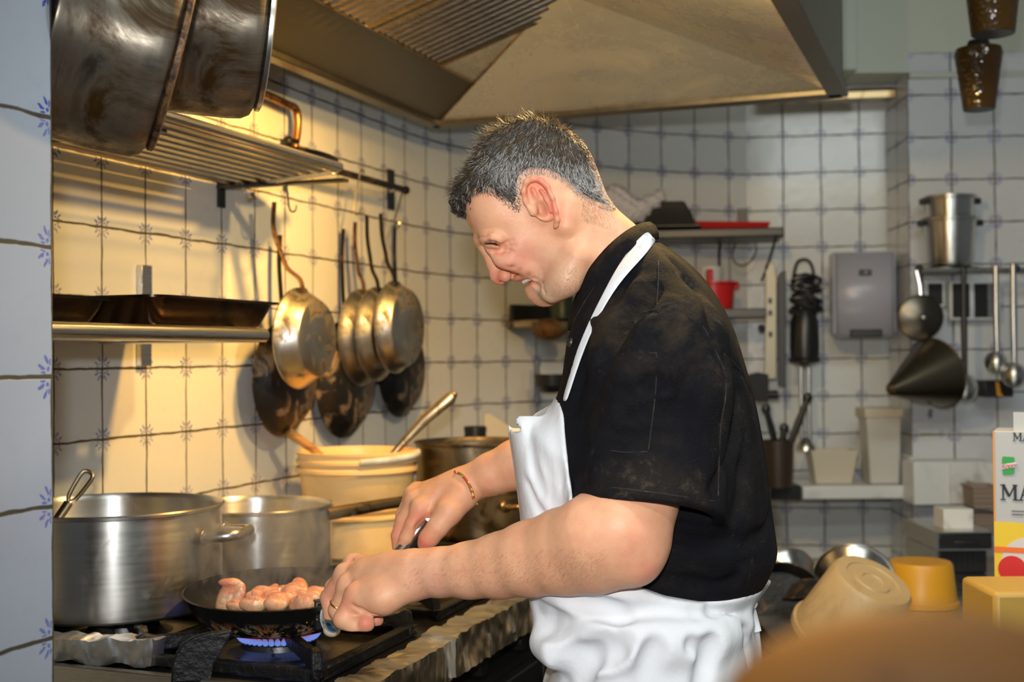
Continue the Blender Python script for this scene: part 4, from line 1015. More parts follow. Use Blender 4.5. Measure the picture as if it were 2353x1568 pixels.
for x_, y_, r_, c_, w_ in [(1118,558,.005,(.18,.06,.035),.9),(1127,556,.005,(.14,.05,.03),.95),(1138,558,.005,(.14,.05,.03),.95),(1148,564,.005,(.20,.07,.04),.9),(1100,545,.008,(.30,.16,.09),.6),(1140,575,.010,(.64,.24,.15),.6),(1125,572,.009,(.70,.30,.19),.6),(1195,618,.006,(.62,.22,.14),.7),(1215,630,.006,(.58,.20,.12),.7),(1232,650,.007,(.60,.22,.13),.6),(1175,611,.006,(.58,.18,.12),.8)]:  # along eye slit and laugh creases, shade is put into the skin colour
    q_ = onskin(HEADF, x_, y_, HD)
    if q_ is not None: bl += [(q_, r_, c_, w_), ((q_[0], 2*HD-q_[1], q_[2]), r_, c_, w_)]
bl += [(h(1140,620), .022, (.85,.25,.18), .7), (h(1145,643), .013, (.80,.16,.12), .6)]
for t in np.linspace(-1, 1, 9):
    yo = t*.024; bk = (1-math.cos(t*1.25))*22
    bl += [(h(1189+bk*1.15, 643-bk*.25, yo), .0085, (.68,.13,.10), .85), (h(1217+bk*.85, 662-bk*.95, yo), .0105, (.78,.22,.16), .9)]
bl += [(h(1207,650), .016, (.25,.04,.03), .9), (h(1210,645,-.018), .006, (.25,.04,.03), .8)]  # dark of the open mouth put into the colour
bl += [(P(1478,1300,1.43), .030, (.78,.20,.15), .8), (P(1455,1235,1.41), .05, (.80,.34,.22), .55),
       (P(800,1385,1.60), .03, (.80,.26,.17), .75), (P(840,1434,1.58), .018, (.80,.20,.14), .85), (P(868,1430,1.61), .02, (.80,.24,.16), .8), (P(770,1370,1.66), .035, (.80,.30,.20), .7),
       (P(806,1300,1.68), .016, (.82,.30,.20), .6), (P(1000,1330,1.57), .06, (.80,.44,.32), .5),
       (P(972,1250,1.77), .026, (.80,.20,.14), .85), (P(922,1235,1.82), .04, (.80,.27,.18), .75), (P(960,1190,1.79), .03, (.80,.26,.17), .7), (P(1122,1104,1.785), .012, (.75,.2,.14), .7)]
paint(body, V_, base, bl)
# ---- teeth, lashes, brow, ring, bracelet
M_TOOTH = mat('tooth_enamel', (.80,.76,.66), .15, sss=.1)
m = MB()
for k, (x, y, o) in enumerate([(1204,642,-.004),(1204,642,.004),(1207,640,-.011),(1210,638,-.017),(1214,636,-.022),(1217,635,-.0265)]):
    m.ball(tuple(h(x+.5,y-1,o-.001)), (.0042,.0042,.0068), 12)
m.build('teeth', M_TOOTH, chef, world=True)
M_BROW = mat('dark_hair', (.035,.025,.018), .55)
def strands(roots, dirs, lens, width, cols, name, mat_, parent, nseg=3, curl=.0, grav=(0,0,-1), gk=.3, seed=0):
    rng = np.random.default_rng(seed); n = len(roots); rt_ = np.array(roots); d = np.array(dirs); d /= np.linalg.norm(d, axis=1, keepdims=True)+1e-9
    ln = np.array(lens)[:, None]; side = np.cross(d, rng.normal(size=(n, 3))); side /= np.linalg.norm(side, axis=1, keepdims=True)+1e-9
    up2 = np.cross(d, side); P_ = [rt_]; cur = d.copy(); g = np.array(grav)[None]; cv = rng.normal(size=(n, 3))*curl
    for k in range(nseg):
        cur = cur+g*gk/nseg+cv/nseg; cur /= np.linalg.norm(cur, axis=1, keepdims=True); P_.append(P_[-1]+cur*ln/nseg)
    V = []; 
    for k, p in enumerate(P_):
        w = width*(1-k/nseg)**.6 if k < nseg else 0.00001
        V.append(p+side*w); V.append(p-side*w*.5+up2*w*.86); V.append(p-side*w*.5-up2*w*.86)
    V = np.stack(V, 1); m_ = 3*(nseg+1); V = V.reshape(-1, 3); b = (np.arange(n)*m_)[:, None]; Qs = []
    for k in range(nseg):
        for q in range(3): Qs.append(b+np.array([[3*k+q, 3*k+(q+1) % 3, 3*(k+1)+(q+1) % 3, 3*(k+1)+q]]))
    Q = np.concatenate(Qs); I = np.array(MW[parent.name].inverted()); Vl = V@I[:3, :3].T+I[:3, 3]
    me = bpy.data.meshes.new(name); me.vertices.add(len(Vl)); me.vertices.foreach_set('co', Vl.astype(np.float32).ravel())
    me.loops.add(Q.size); me.loops.foreach_set('vertex_index', Q.astype(np.int32).ravel()); me.polygons.add(len(Q))
    me.polygons.foreach_set('loop_start', (np.arange(len(Q))*4).astype(np.int32)); me.update(calc_edges=True); me.validate()
    o = finish(name, me, mat_, parent, 180)
    if cols is not None:
        at = me.color_attributes.new('Pigment', 'FLOAT_COLOR', 'POINT'); c = np.repeat(np.concatenate([np.array(cols), np.ones((n, 1))], 1), m_, 0)
        at.data.foreach_set('color', c.astype(np.float32).ravel())
    return o
# project helper: nearest skin point seen from the camera side along -y
gH = NT('hair'); at = gH.n('ShaderNodeAttribute', attribute_name='Pigment'); gH.P(Base_Color=at.outputs['Color'], Roughness=.38); gH.b.inputs['Specular IOR Level'].default_value = .6
rng = np.random.default_rng(5)
bro = []; bd = []
for k in range(520):
    t = rng.random()**1.3; p = onskin(HEADF, 1091+t*34, 546-t*6+rng.normal()*2.4*(1-.4*t), HD)
    if p is not None: bro.append(p); bd.append((.7, -.25, .0+rng.normal()*.25))
strands(bro, bd, rng.uniform(.005,.009,len(bro)), .00032, [(.06,.035,.02)]*len(bro), 'eyebrow', gH.m, chef, 2, gk=.2)
lr = []; ldir = []
for k in range(110):
    t = rng.random(); p = onskin(HEADF, 1117+t*30, 559-4*math.sin(t*2.4)+t*6, HD)
    if p is not None: lr.append(p); ldir.append((-.5, -.6, -.5+rng.normal()*.1))
if lr: strands(lr, ldir, rng.uniform(.004,.007,len(lr)), .0003, [(.02,.012,.01)]*len(lr), 'eyelashes', gH.m, chef, 2, gk=-.4)

# ---- hair: a close cap plus thousands of locks
hairpoly = [(1062,494),(1040,478),(1032,455),(1040,425),(1060,398),(1078,365),(1092,332),(1114,305),(1142,284),(1178,268),(1212,262),(1248,263),(1282,274),(1314,292),(1338,314),(1357,341),(1370,369),(1379,396),(1390,424),(1403,449),(1419,474),(1398,482),(1362,474),(1330,458),(1306,440),(1290,424),(1262,410),(1225,404),(1205,414),(1200,440),(1197,470),(1192,490),(1170,482),(1150,466),(1120,446),(1090,444),(1072,462)]
HP = pxz(smooth_closed(hairpoly, 2), HD-.06)
import copy; Fh = copy.copy(HEADF); Fh.f = HEADF.f.copy()
Fh.chain([h(1066,462), h(1082,420), h(1112,372), h(1150,330), h(1200,300)], [.022,.027,.034,.036,.036], .02)
Fh.ell(h(1062,452), (.020,.045,.018), None, .015); Fh.ell(h(1090,400), (.022,.058,.030), None, .02); Fh.ell(h(1130,345), (.030,.060,.03), None, .02)
Fh.ell(h(1220,310), (.055,.064,.028), None, .02)
X, Y, Z = Fh.ax[0][:, None, None], Fh.ax[1][None, :, None], Fh.ax[2][None, None, :]
# region test uses the same outline for both sides of the head
d2h = sd_poly(Fh.ax[0][:, None], Fh.ax[2][None, :], HP)[:, None, :]
rngn = np.random.default_rng(3)
sx = sum(np.sin(X*a+Y*b+Z*c+p_)*w_ for a, b, c, p_, w_ in [(180,90,150,0,.0012),(-140,160,210,1,.0010),(320,-210,260,2,.0008),(90,300,-280,4,.0008)])
th_ = np.clip(.0035+(HEADF.ax[0][:, None, None]*0), 0, 1)
Fh.f = np.maximum(Fh.f-.0030-sx*.5, d2h+.0085).astype(np.float32)
Fh.f = np.maximum(Fh.f, -(Z-P(1200,520,HD).z)*1.0) .astype(np.float32)
Fh.blur(1)
Vc, Qc = Fh.mesh(); Vc, Qc = keep_big(Vc, Qc, .05)
capm = mat('hair_underlayer', (.040,.033,.027), .75)
cap = vmesh('hair', Vc, Qc, capm, chef)
# roots on the union of cap and scalp
Fr = copy.copy(HEADF); Fr.f = np.minimum(HEADF.f, Fh.f); Vr, Qr = Fr.mesh()
tri = np.concatenate([Qr[:, [0,1,2]], Qr[:, [0,2,3]]]); a, b, c = Vr[tri[:,0]], Vr[tri[:,1]], Vr[tri[:,2]]
ar_ = np.linalg.norm(np.cross(b-a, c-a), axis=1); pick = rng.choice(len(tri), 90000, p=ar_/ar_.sum())
u1, u2 = rng.random((2, len(pick), 1)); fl = u1+u2 > 1; u1 = np.where(fl, 1-u1, u1); u2 = np.where(fl, 1-u2, u2)
pts = a[pick]+(b-a)[pick]*u1+(c-a)[pick]*u2
nr = Fr.grad(pts); dd2 = sd_poly(pts[:, 0], pts[:, 2], HP)
ok = (dd2 < rng.uniform(-.002, .0015, len(pts))) & (pts[:, 1] < HD+.06)
ear_ = (np.abs(pts[:, 1]-HD) > .0765) & (pts[:, 2] < P(1200,408,HD-.08).z) & (pts[:, 0] > P(1196,400,HD-.08).x) & (pts[:, 0] < P(1275,400,HD-.08).x); ok &= ~ear_
pts, nr = pts[ok], nr[ok]
crown = np.array(h(1268,278)); flow = pts-crown; 
cnt = np.array(h(1235,420)); 
flow = flow-nr*np.einsum('ij,ij->i', flow, nr)[:, None]; flow /= np.linalg.norm(flow, axis=1, keepdims=True)+1e-9
pxs = np.array([proj(p) for p in pts]); px_, py_ = pxs[:, 0], pxs[:, 1]
front = np.clip((1190-px_)/120, 0, 1)
topn = np.clip((nr[:, 2]-.2)/.6, 0, 1)
# sides sweep backward and down
back = np.array([.75, 0, -.65]); bt = back-nr*(nr@back)[:, None]
wside = np.clip((py_-370)/80, 0, 1)*np.clip((px_-1060)/60, 0, 1)
flow = flow*(1-wside[:, None])+bt*wside[:, None]
jit = rng.normal(size=pts.shape)*(.13+.30*topn[:, None]*.8+.25*front[:, None])
clump = np.stack([np.sin(pts@np.array(v_)*1.0+p_) for v_, p_ in (((260,120,-180), 0), ((-190,230,140), 1), ((150,-260,210), 2))], 1)
dirs = flow+nr*(.05+.26*topn+.22*front)[:, None]+jit+clump*(.12+.35*topn+.3*front)[:, None]
ln = .008+.013*topn+.010*front; ln *= rng.uniform(.6, 1.15, len(pts)); ln *= np.clip(.35-(sd_poly(pts[:, 0], pts[:, 2], HP)*90), .35, 1); ln *= np.where(py_ > 440, .75, 1)*np.where((px_ > 1290) & (py_ > 420), .7, 1)
g_ = np.clip((py_-300)/90, 0, 1)*np.clip(1-(np.abs(py_-(395+(px_-1200)*.22))/62)**2, 0, 1)*np.clip((px_-1090)/70, 0, 1)  # grey belt over the temple
grey = rng.random(len(pts)) < (.06+.10*(1-topn)+.74*g_)
dark = np.array([.030,.022,.016]); br_ = np.array([.38,.24,.10]); gy = np.array([.50,.48,.46])
cl = np.where(grey[:, None], gy*rng.uniform(.5, 1.2, (len(pts), 1)), dark+(br_-dark)*(rng.random((len(pts), 1))**1.5)*(.25+.75*topn[:, None]))  # locks facing up are browned, warm lamp glow put into the hair colour
strands(pts, dirs, ln, .00036, cl, 'hair_strands', gH.m, cap, 3, curl=.30, gk=.25, seed=8)
# curls over the forehead
fr = []; fd = []; fl_ = []
m = MB()
for k in range(150):
    t = rng.random(); c0 = np.array(h(1068-22*rng.random()+14*t, 482-75*t+rng.normal()*5, -.055+.10*rng.random()))
    r_ = rng.uniform(.004,.008); ax_ = rng.normal()*.5; ps_ = []
    for q in range(9):
        an = PI*1.2-q*.55+ax_; ps_.append(Vector(c0)+Vector((math.cos(an)*r_*(1+q*.05), (q-4)*.0008, math.sin(an)*r_))+Vector((-.0006*q, 0, -.0009*q)))
    m.tube(ps_, [.0005,.0011,.0014,.0015,.0015,.0013,.0011,.0008,.0003], 5)
m.build('fringe', mat('dark_curls', (.022,.017,.013), .35), cap, world=True)
# nape stubble and beard shadow
sr = []; sdv_ = []; sc = []
for k in range(3600):
    if k < 700: x, y = 1335+rng.random()*85, 445+rng.random()*60; y += (x-1335)*.30
    else: x, y = 1235+rng.random()*90, 612+rng.random()*70
    p = onskin(HEADF, x, y, HD)
    if p is not None: sr.append(p); sdv_.append((.35, -.35, -.8)); sc.append((.34,.25,.17) if k < 700 else (.22,.15,.10))
strands(sr, sdv_, np.where(np.arange(len(sr)) < 700, .0045, .0012), .00016, sc, 'stubble', gH.m, chef, 2, gk=.2)
# arm hair
sr = []; sdv_ = []
for k in range(1100):
    x = 930+rng.random()*470; y = 1262+rng.random()*85+(x-1200)*-.02
    p = onskin(ARMF, x, y, 1.56)
    if p is not None: sr.append(p); sdv_.append((-.6+rng.normal()*.35, -.25, -.5+rng.normal()*.35))
strands(sr, sdv_, rng.uniform(.004,.009,len(sr)), .00007, [(.30,.17,.09)]*len(sr), 'arm_hair', gH.m, chef, 2, curl=.4, gk=.3)
# wedding ring
def ringon(c, axis, r, rr_, name, m_, parent, n=32, seg=10, sq=1.0):
    R = basis(axis); pts_ = [Vector(c)+R @ Vector((r*math.cos(2*PI*k/n), r*sq*math.sin(2*PI*k/n), 0)) for k in range(n)]
    return MB().tube(pts_, rr_, seg, closed=True).build(name, m_, parent, world=True)
ra, rb_ = P(799,1346,1.635), P(774,1402,1.642)
ringon(ra+(rb_-ra)*.80, rb_-ra, .0119, .0013, 'ring', mat('gold', (.75,.45,.12), .2, 1.0), chef)
# woven bracelet on the far wrist
gB = NT('braided_thread'); co = gB.coord('Object'); v_ = gB.n('ShaderNodeTexVoronoi'); v_.inputs['Scale'].default_value = 260; gB.t.links.new(co, v_.inputs['Vector'])
sp_ = gB.n('ShaderNodeSeparateColor'); gB.t.links.new(v_.outputs['Color'], sp_.inputs[0])
gB.P(Base_Color=gB.mix(gB.ramp(sp_.outputs[0], .55, .56), (.62,.06,.03), gB.mix(gB.ramp(sp_.outputs[1], .5, .51), (.10,.22,.05), (.75,.50,.10))), Roughness=.7); gB.bump(v_.outputs['Distance'], .6, .002)
bp = [(1043,1081,1.835),(1054,1084,1.812),(1066,1092,1.798),(1076,1106,1.792),(1084,1121,1.793),(1090,1137,1.798),(1092,1150,1.81)]
bpts = catm3([Vector(onskin(FARF, x, y, 1.84))+Vector((0,-.0026,.0006)) if onskin(FARF, x, y, 1.84) is not None else P(x, y, d_) for x, y, d_ in [(1047,1086,1.82),(1056,1089,0),(1064,1095,0),(1071,1103,0),(1077,1113,0),(1082,1124,0),(1086,1135,0),(1088,1146,1.81)]], 4)
bpts = [P(1043,1080,1.83)]+bpts
br1 = MB().tube(bpts+catm3([P(1092,1152,1.825), P(1078,1150,1.848), P(1052,1110,1.852), P(1043,1084,1.845)], 3), .0022, 8, closed=True).build('bracelet', gB.m, chef, world=True)
MB().ball(tuple(P(1090,1152,1.80)), (.0042,.0035,.0045), 10).tube([P(1090,1152,1.80), P(1088,1163,1.798)], [.0028,.0022], 8).tube([P(1092,1152,1.80), P(1097,1160,1.798)], [.0018,.0012], 6).build('knot', gB.m, br1, world=True)
# ================================================================== jacket
gJ = NT('black_jacket_cloth'); co = gJ.coord('Object'); spj = gJ.n('ShaderNodeSeparateXYZ'); gJ.t.links.new(co, spj.inputs[0])
worn = gJ.ramp(gJ.noise(9, 6, co, .7, .4), .44, .72); dusty = gJ.ramp(gJ.noise(38, 8, co, .75, 1.2), .60, .72)
upper = gJ.ramp(spj.outputs[2], 1.33, 1.50)            # shoulders faded, and browned for the warm light falling from above
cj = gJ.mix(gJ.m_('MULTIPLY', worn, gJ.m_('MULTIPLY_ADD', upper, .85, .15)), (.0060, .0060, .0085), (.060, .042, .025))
cj = gJ.mix(gJ.m_('MULTIPLY', dusty, gJ.m_('MULTIPLY_ADD', worn, .6, .25)), cj, (.13, .095, .065))
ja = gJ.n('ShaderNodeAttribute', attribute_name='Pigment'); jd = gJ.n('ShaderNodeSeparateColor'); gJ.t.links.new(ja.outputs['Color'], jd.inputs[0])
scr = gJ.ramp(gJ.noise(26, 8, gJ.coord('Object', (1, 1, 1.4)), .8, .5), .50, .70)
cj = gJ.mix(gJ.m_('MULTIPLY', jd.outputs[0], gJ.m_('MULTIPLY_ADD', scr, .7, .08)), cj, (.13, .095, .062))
wv = gJ.n('ShaderNodeTexWave'); wv.inputs['Scale'].default_value = 420; gJ.t.links.new(co, wv.inputs['Vector'])
gJ.P(Base_Color=cj, Roughness=.85); gJ.b.inputs['Specular IOR Level'].default_value = .12
gJ.bump(gJ.m_('ADD', gJ.m_('MULTIPLY', wv.outputs['Fac'], .15), gJ.m_('ADD', gJ.m_('MULTIPLY', gJ.noise(16, 5, gJ.coord('Object', (1, 1, .6)), .55, .8), 2.2), gJ.noise(420, 2, co))), .55, .004)
TD = 1.66
torso = [(1468,545),(1510,552),(1560,584),(1610,628),(1655,690),(1688,755),(1712,830),(1733,905),(1750,985),(1764,1070),(1774,1160),(1784,1230),(1788,1280),(1768,1330),(1738,1372),(1712,1400),(1600,1420),(1300,1420),(1236,1390),(1222,1300),(1213,1180),(1206,1050),(1222,960),(1268,930),(1290,870),(1300,800),(1308,765),(1328,700),(1362,632),(1410,580)]
bx = [P(1165,1000,TD-.2).x, TD-.27, P(1300,1440,TD).z]; by = [P(1840,1000,TD).x, TD+.27, P(1400,500,TD).z]
JF = Field(bx, by, .003)
A2 = lambda x, y, w, R: (P(x, y, TD).x, P(x, y, TD).z, w, R)
inflate(JF, pxz(torso, TD), TD, [A2(1430,600,.085,.06), A2(1540,640,.15,.075), A2(1560,760,.200,.105), A2(1400,820,.17,.10), A2(1500,1000,.18,.13), A2(1500,1250,.185,.14), A2(1280,1150,.15,.12)], shear=.16, p=2.3)
JF.blur(3)
TORSO = copy.copy(JF); TORSO.f = JF.f.copy()
for s_, dd in ((-1, 0), (1, 0)):
    Dp = lambda o: TD+s_*o
    JF.chain([P(1490+10*s_,700,Dp(.10)), P(1535+14*s_,800,Dp(.145))], [.055,.060], .045)
JF.chain([P(1545,790,TD-.150), P(1525,900,TD-.165), P(1492,1165,TD-.175)], [.068,.076,.0905], .024)     # near sleeve
JF.chain([P(1560,790,TD+.150), P(1480,900,TD+.17), P(1420,1010,TD+.17)], [.074,.070,.066], .03)         # far sleeve
# cut the near sleeve at its hem and hollow it out
hemA, hemB, hemC = P(1325,1136,TD-.26), P(1655,1186,TD-.22), P(1600,1228,TD-.12)
hn = (hemB-hemA).cross(hemC-hemA).normalized(); 
if hn.z > 0: hn = -hn
X, Y, Z = JF.ax[0][:, None, None], JF.ax[1][None, :, None], JF.ax[2][None, None, :]
below = (X-hemA.x)*hn.x+(Y-hemA.y)*hn.y+(Z-hemA.z)*hn.z                       # > 0 below the hem
nearside = np.where((Y < TD-.075) & (Z < P(1500,1000,TD).z), 1, 0)
cutm = (below > 0) & (np.minimum(JF.f, 1) < TORSO.f-1e-5)
JF.f = np.where((below > -.02) & (Y < TD+.02), np.maximum(JF.f, np.minimum(below, TORSO.f)), JF.f).astype(np.float32)
SL = Field(JF.lo, JF.lo+1, 1); SL = copy.copy(JF); SL.f = np.full_like(JF.f, .05)
SL.chain([P(1502,1110,TD-.172), P(1492,1165,TD-.175), P(1486,1215,TD-.175)], [.052, .072, .078], .01)
JF.f = np.maximum(JF.f, -np.maximum(SL.f, -(TORSO.f-.006))).astype(np.float32)
JF.blur(1)
def surf(F, x, y, d0=TD-.1):
    c = np.array([0, 0, CAMH]); t = np.array(P(x, y, 1.0))-c; ks = np.arange(d0-.22, d0+.22, .0012)
    v = F.sample(c+t*ks[:, None]); i = np.argmax(v < 0); return Vector(c+t*ks[i]) if (v < 0).any() else None
def crease(F, pts, r, k, mode='sub', out=0.0):
    q = [surf(F, x, y) for x, y in pts]; q = [p for p in q if p is not None]
    q = [p+Vector((0, -out, 0)) for p in q]
    if len(q) > 1: F.chain(q, [r*.5]+[r]*(len(q)-2)+[r*.5], k, mode)
# seams and folds as the cloth shows them
crease(JF, [(1516,562),(1512,600),(1512,650),(1508,700)], .0016, .006)
crease(JF, [(1462,725),(1500,712),(1545,708),(1590,722),(1622,762),(1648,815),(1664,850)], .0026, .008)
crease(JF, [(1664,812),(1668,900),(1656,980),(1652,1060),(1648,1140)], .0022, .007)
crease(JF, [(1664,812),(1700,850),(1725,900)], .002, .008)
for a, b, c_, r in [((1440,640),(1425,700),(1380,780),.004), ((1505,668),(1450,730),(1390,820),.005), ((1490,700),(1440,770),(1372,900),.004), ((1345,770),(1335,850),(1318,940),.004),
                    ((1400,860),(1380,960),(1350,1060),.005), ((1430,900),(1490,880),(1560,890),.003), ((1440,960),(1500,945),(1580,960),.0035), ((1425,1010),(1500,1000),(1570,1010),.003),
                    ((1600,840),(1570,930),(1560,1020),.004), ((1700,900),(1690,1000),(1640,1130),.006), ((1720,980),(1712,1080),(1690,1190),.005), ((1540,1230),(1600,1260),(1700,1240),.007),
                    ((1560,1290),(1640,1310),(1740,1280),.006), ((1530,1330),(1600,1345),(1690,1330),.005), ((1770,1180),(1740,1240),(1670,1280),.006), ((1550,600),(1590,650),(1640,740),.003)]:
    crease(JF, [a, b, c_], r, .022)
for a, b, c_, r in [((1470,660),(1420,740),(1372,830),.005), ((1412,880),(1398,980),(1372,1080),.006), ((1560,1272),(1640,1290),(1720,1270),.005), ((1480,760),(1440,860),(1420,960),.004)]:
    crease(JF, [a, b, c_], r, .03, 'add', -.002)
# pocket on the sleeve
crease(JF, [(1430,815),(1500,812),(1508,815),(1506,900),(1490,1030),(1486,1038),(1440,1040),(1405,1036)], .0014, .003)
JF.blur(1)
# stand collar
top = [(1326,676,0),(1333,664,-.040),(1343,645,-.058),(1360,612,-.070),(1399,566,-.074),(1440,532,-.068),(1470,516,-.050),(1489,512,-.015),(1493,514,.015),(1474,520,.050),(1440,540,.068),(1399,572,.074),(1356,622,.070),(1335,664,.045)]
bot = [(1306,760,0),(1312,752,-.050),(1330,728,-.082),(1362,690,-.098),(1408,638,-.104),(1452,592,-.098),(1486,560,-.070),(1508,548,-.02),(1510,550,.02),(1486,560,.070),(1452,592,.098),(1408,638,.104),(1362,690,.098),(1320,740,.06)]
tp_ = [TD_ for TD_ in catm3([P(x, y, HD+o) for x, y, o in top+[top[0]]], 4)][:-1]; bt_ = catm3([P(x, y, HD+o) for x, y, o in bot+[bot[0]]], 4)[:-1]
nC = len(tp_); vv = []; ff_ = []
for i in range(nC):
    a, b = tp_[i], bt_[i]; cdir = (a-(P(1400,600,HD))); cdir.normalize()
    for t in (0, .33, .66, 1.0): vv.append(a.lerp(b, t)-Vector((0, 0, 0))+cdir*(.004*math.sin(t*PI)))
for i in range(nC):
    j = (i+1) % nC
    for k in range(3): ff_.append((i*4+k, j*4+k, j*4+k+1, i*4+k+1))
col_ = MB().add(vv, ff_).build('collar', gJ.m, chef, world=True, angle=80); so = col_.modifiers.new('thick', 'SOLIDIFY'); so.thickness = .0035; so.offset = 0
# snap button
sb = surf(JF, 1313, 788); 
if sb: MB().ball(tuple(sb), (.006,.004,.006), 12).build('snap_button', M_IRON, chef, world=True)

# ================================================================== apron
gA = NT('white_apron_cotton'); co = gA.coord('Object')
gA.P(Base_Color=gA.mix(gA.ramp(gA.noise(5, 5, co), .4, .8), (.80,.81,.84), (.72,.73,.75)), Roughness=.8); gA.b.inputs['Specular IOR Level'].default_value = .2
gA.bump(gA.m_('ADD', gA.m_('MULTIPLY', gA.noise(11, 6, gA.coord('Object', (1, 1, .7)), .6, 1.0), 2.4), gA.m_('MULTIPLY', gA.noise(300, 2, co), .15)), .28, .004)
zk = .52
yk = 820+(CAMH-zk)*2890/TD
AF = Field([P(1160,1000,TD).x-.02, TD-.26, P(1300,2300,TD).z-.02], [P(1790,1000,TD).x+.02, TD+.26, P(1400,890,TD).z], .0032)
# lower body under the cloth
body_poly = [(1176,930),(1186,1050),(1203,1180),(1213,1300),(1226,1385),(1246,1450),(1276,1500),(1262,1545),(1252,1600),(1245,1800),(1240,2280),(1760,2280),(1758,1800),(1745,1600),(1742,1500),(1733,1430),(1720,1378),(1715,1300),(1600,1200),(1450,1100),(1340,960),(1275,915)]
inflate(AF, pxz(body_poly, TD), TD, [A2(1240,960,.10,.05), A2(1250,1100,.14,.10), A2(1260,1300,.17,.12), A2(1500,1400,.188,.13), A2(1500,1600,.195,.13), A2(1500,2200,.20,.13)], shear=.16, p=2.3)
AF.blur(2)
pp_ = np.stack(np.broadcast_arrays(AF.ax[0][:, None, None], AF.ax[1][None, :, None], AF.ax[2][None, None, :]), -1).reshape(-1, 3)
KF = copy.copy(JF); Xk, Zk = JF.ax[0][:, None, None], JF.ax[2][None, None, :]
KF.f = np.where((Xk < P(1318,1000,TD-.13).x) | (Zk < P(1400,1262,TD-.15).z), np.minimum(JF.f, TORSO.f), TORSO.f).astype(np.float32)
tv = KF.sample(pp_).reshape(AF.f.shape)
inb = (AF.ax[2][None, None, :] > JF.lo[2]+.01)
AF.f = np.where(inb, np.minimum(AF.f, np.where(tv > .045, .05, tv)), AF.f).astype(np.float32)
AF.blur(2); AF.f -= .0065
# folds of the waist roll and skirt
def fold(pts, r, k, mode='sub', out=0.0):
    q = [surf(AF, x, y) for x, y in pts]; q = [p+Vector((0, -out, 0)) for p in q if p is not None]
    if len(q) > 1: AF.chain(catm3([tuple(p) for p in q], 3), [r*.4]+[r]*(3*(len(q)-1)-1)+[r*.4], k, mode)
fold([(1228,1398),(1270,1428),(1340,1455),(1420,1462),(1500,1452),(1560,1462),(1640,1448),(1700,1410),(1722,1385)], .007, .02)
fold([(1240,1468),(1290,1498),(1330,1500),(1400,1492),(1480,1478),(1560,1478),(1640,1470),(1715,1420)], .013, .03, 'add', -.004)
fold([(1238,1430),(1300,1462),(1360,1478),(1440,1476)], .007, .02)
fold([(1262,1508),(1300,1512),(1350,1506),(1420,1500)], .009, .02)
fold([(1350,1385),(1430,1405),(1520,1400),(1600,1405),(1700,1392)], .004, .014)
fold([(1300,1380),(1380,1398),(1440,1418)], .005, .018); fold([(1330,1500),(1300,1540),(1285,1600)], .007, .02); fold([(1370,1498),(1340,1540),(1320,1620)], .006, .02)
fold([(1590,1478),(1600,1488),(1640,1482)], .006, .01); fold([(1510,1480),(1490,1530),(1470,1620)], .004, .02); fold([(1640,1475),(1620,1540),(1600,1640)], .004, .02); fold([(1712,1440),(1720,1500),(1730,1568)], .005, .012)
for a, b, c_ in [((1215,960),(1225,1040),(1232,1120)), ((1240,960),(1255,1060),(1262,1150)), ((1205,1100),(1230,1160),(1250,1190)), ((1275,950),(1278,1040),(1290,1120)), ((1228,1060),(1240,1110),(1246,1140))]: fold([a, b, c_], .0022, .010)
fold([(1186,966),(1230,958),(1285,952)], .0012, .003)
AF.f = np.minimum(AF.f, np.where(inb & (tv < .04), tv-.0042, .05)).astype(np.float32); AF0 = AF.f.copy(); X, Y, Z = AF.ax[0][:, None, None], AF.ax[1][None, :, None], AF.ax[2][None, None, :]
cut = [(1120,948),(1182,940),(1232,928),(1268,913),(1288,922),(1296,945),(1299,1000),(1304,1060),(1312,1120),(1322,1200),(1340,1290),(1400,1318),(1440,1326),(1520,1358),(1600,1375),(1715,1372),(1760,1372),(1900,1380),(1900,2290),(1100,2290),(1100,1000)]
d2 = sd_poly(AF.ax[0][:, None], AF.ax[2][None, :], pxz(cut, TD-.13))[:, None, :]
inner = np.where(inb, tv, .05)
AF.f = np.maximum(AF.f, d2).astype(np.float32)
bibtop = (Z > P(1200,985,TD).z)
AF.f = np.where(bibtop & (inner > .002), np.maximum(AF.f, -(AF0+.0042)), AF.f).astype(np.float32)
hollow = (Z < P(1400,1900,TD).z)
AF.blur(1)
Va_, Qa_ = AF.mesh(); Va_, Qa_ = keep_big(Va_, Qa_)
apron = vmesh('apron', Va_, Qa_, gA.m, chef)
pj = np.stack(np.broadcast_arrays(JF.ax[0][:, None, None], JF.ax[1][None, :, None], JF.ax[2][None, None, :]), -1).reshape(-1, 3)
inA = (JF.ax[2] > AF.lo[2]+.01) & (JF.ax[2] < AF.ax[2][-1]-.004)
av = np.where(inA[None, None, :] & (JF.ax[0] < AF.ax[0][-1]-.004)[:, None, None], AF.sample(pj).reshape(JF.f.shape), .05)
JF.f = np.maximum(JF.f, -(av+.0015)).astype(np.float32)
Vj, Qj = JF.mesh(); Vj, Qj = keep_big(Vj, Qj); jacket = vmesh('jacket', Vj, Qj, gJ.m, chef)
db = []
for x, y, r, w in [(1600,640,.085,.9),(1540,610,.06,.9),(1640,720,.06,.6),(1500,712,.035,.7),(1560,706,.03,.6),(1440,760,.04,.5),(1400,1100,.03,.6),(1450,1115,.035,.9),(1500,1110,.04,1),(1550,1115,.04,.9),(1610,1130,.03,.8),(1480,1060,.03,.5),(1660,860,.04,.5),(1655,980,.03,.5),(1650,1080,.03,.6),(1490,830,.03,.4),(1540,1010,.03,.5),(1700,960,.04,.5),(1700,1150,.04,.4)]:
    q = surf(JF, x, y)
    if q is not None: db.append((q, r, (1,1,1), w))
paint(jacket, Vj, (0,0,0), db)
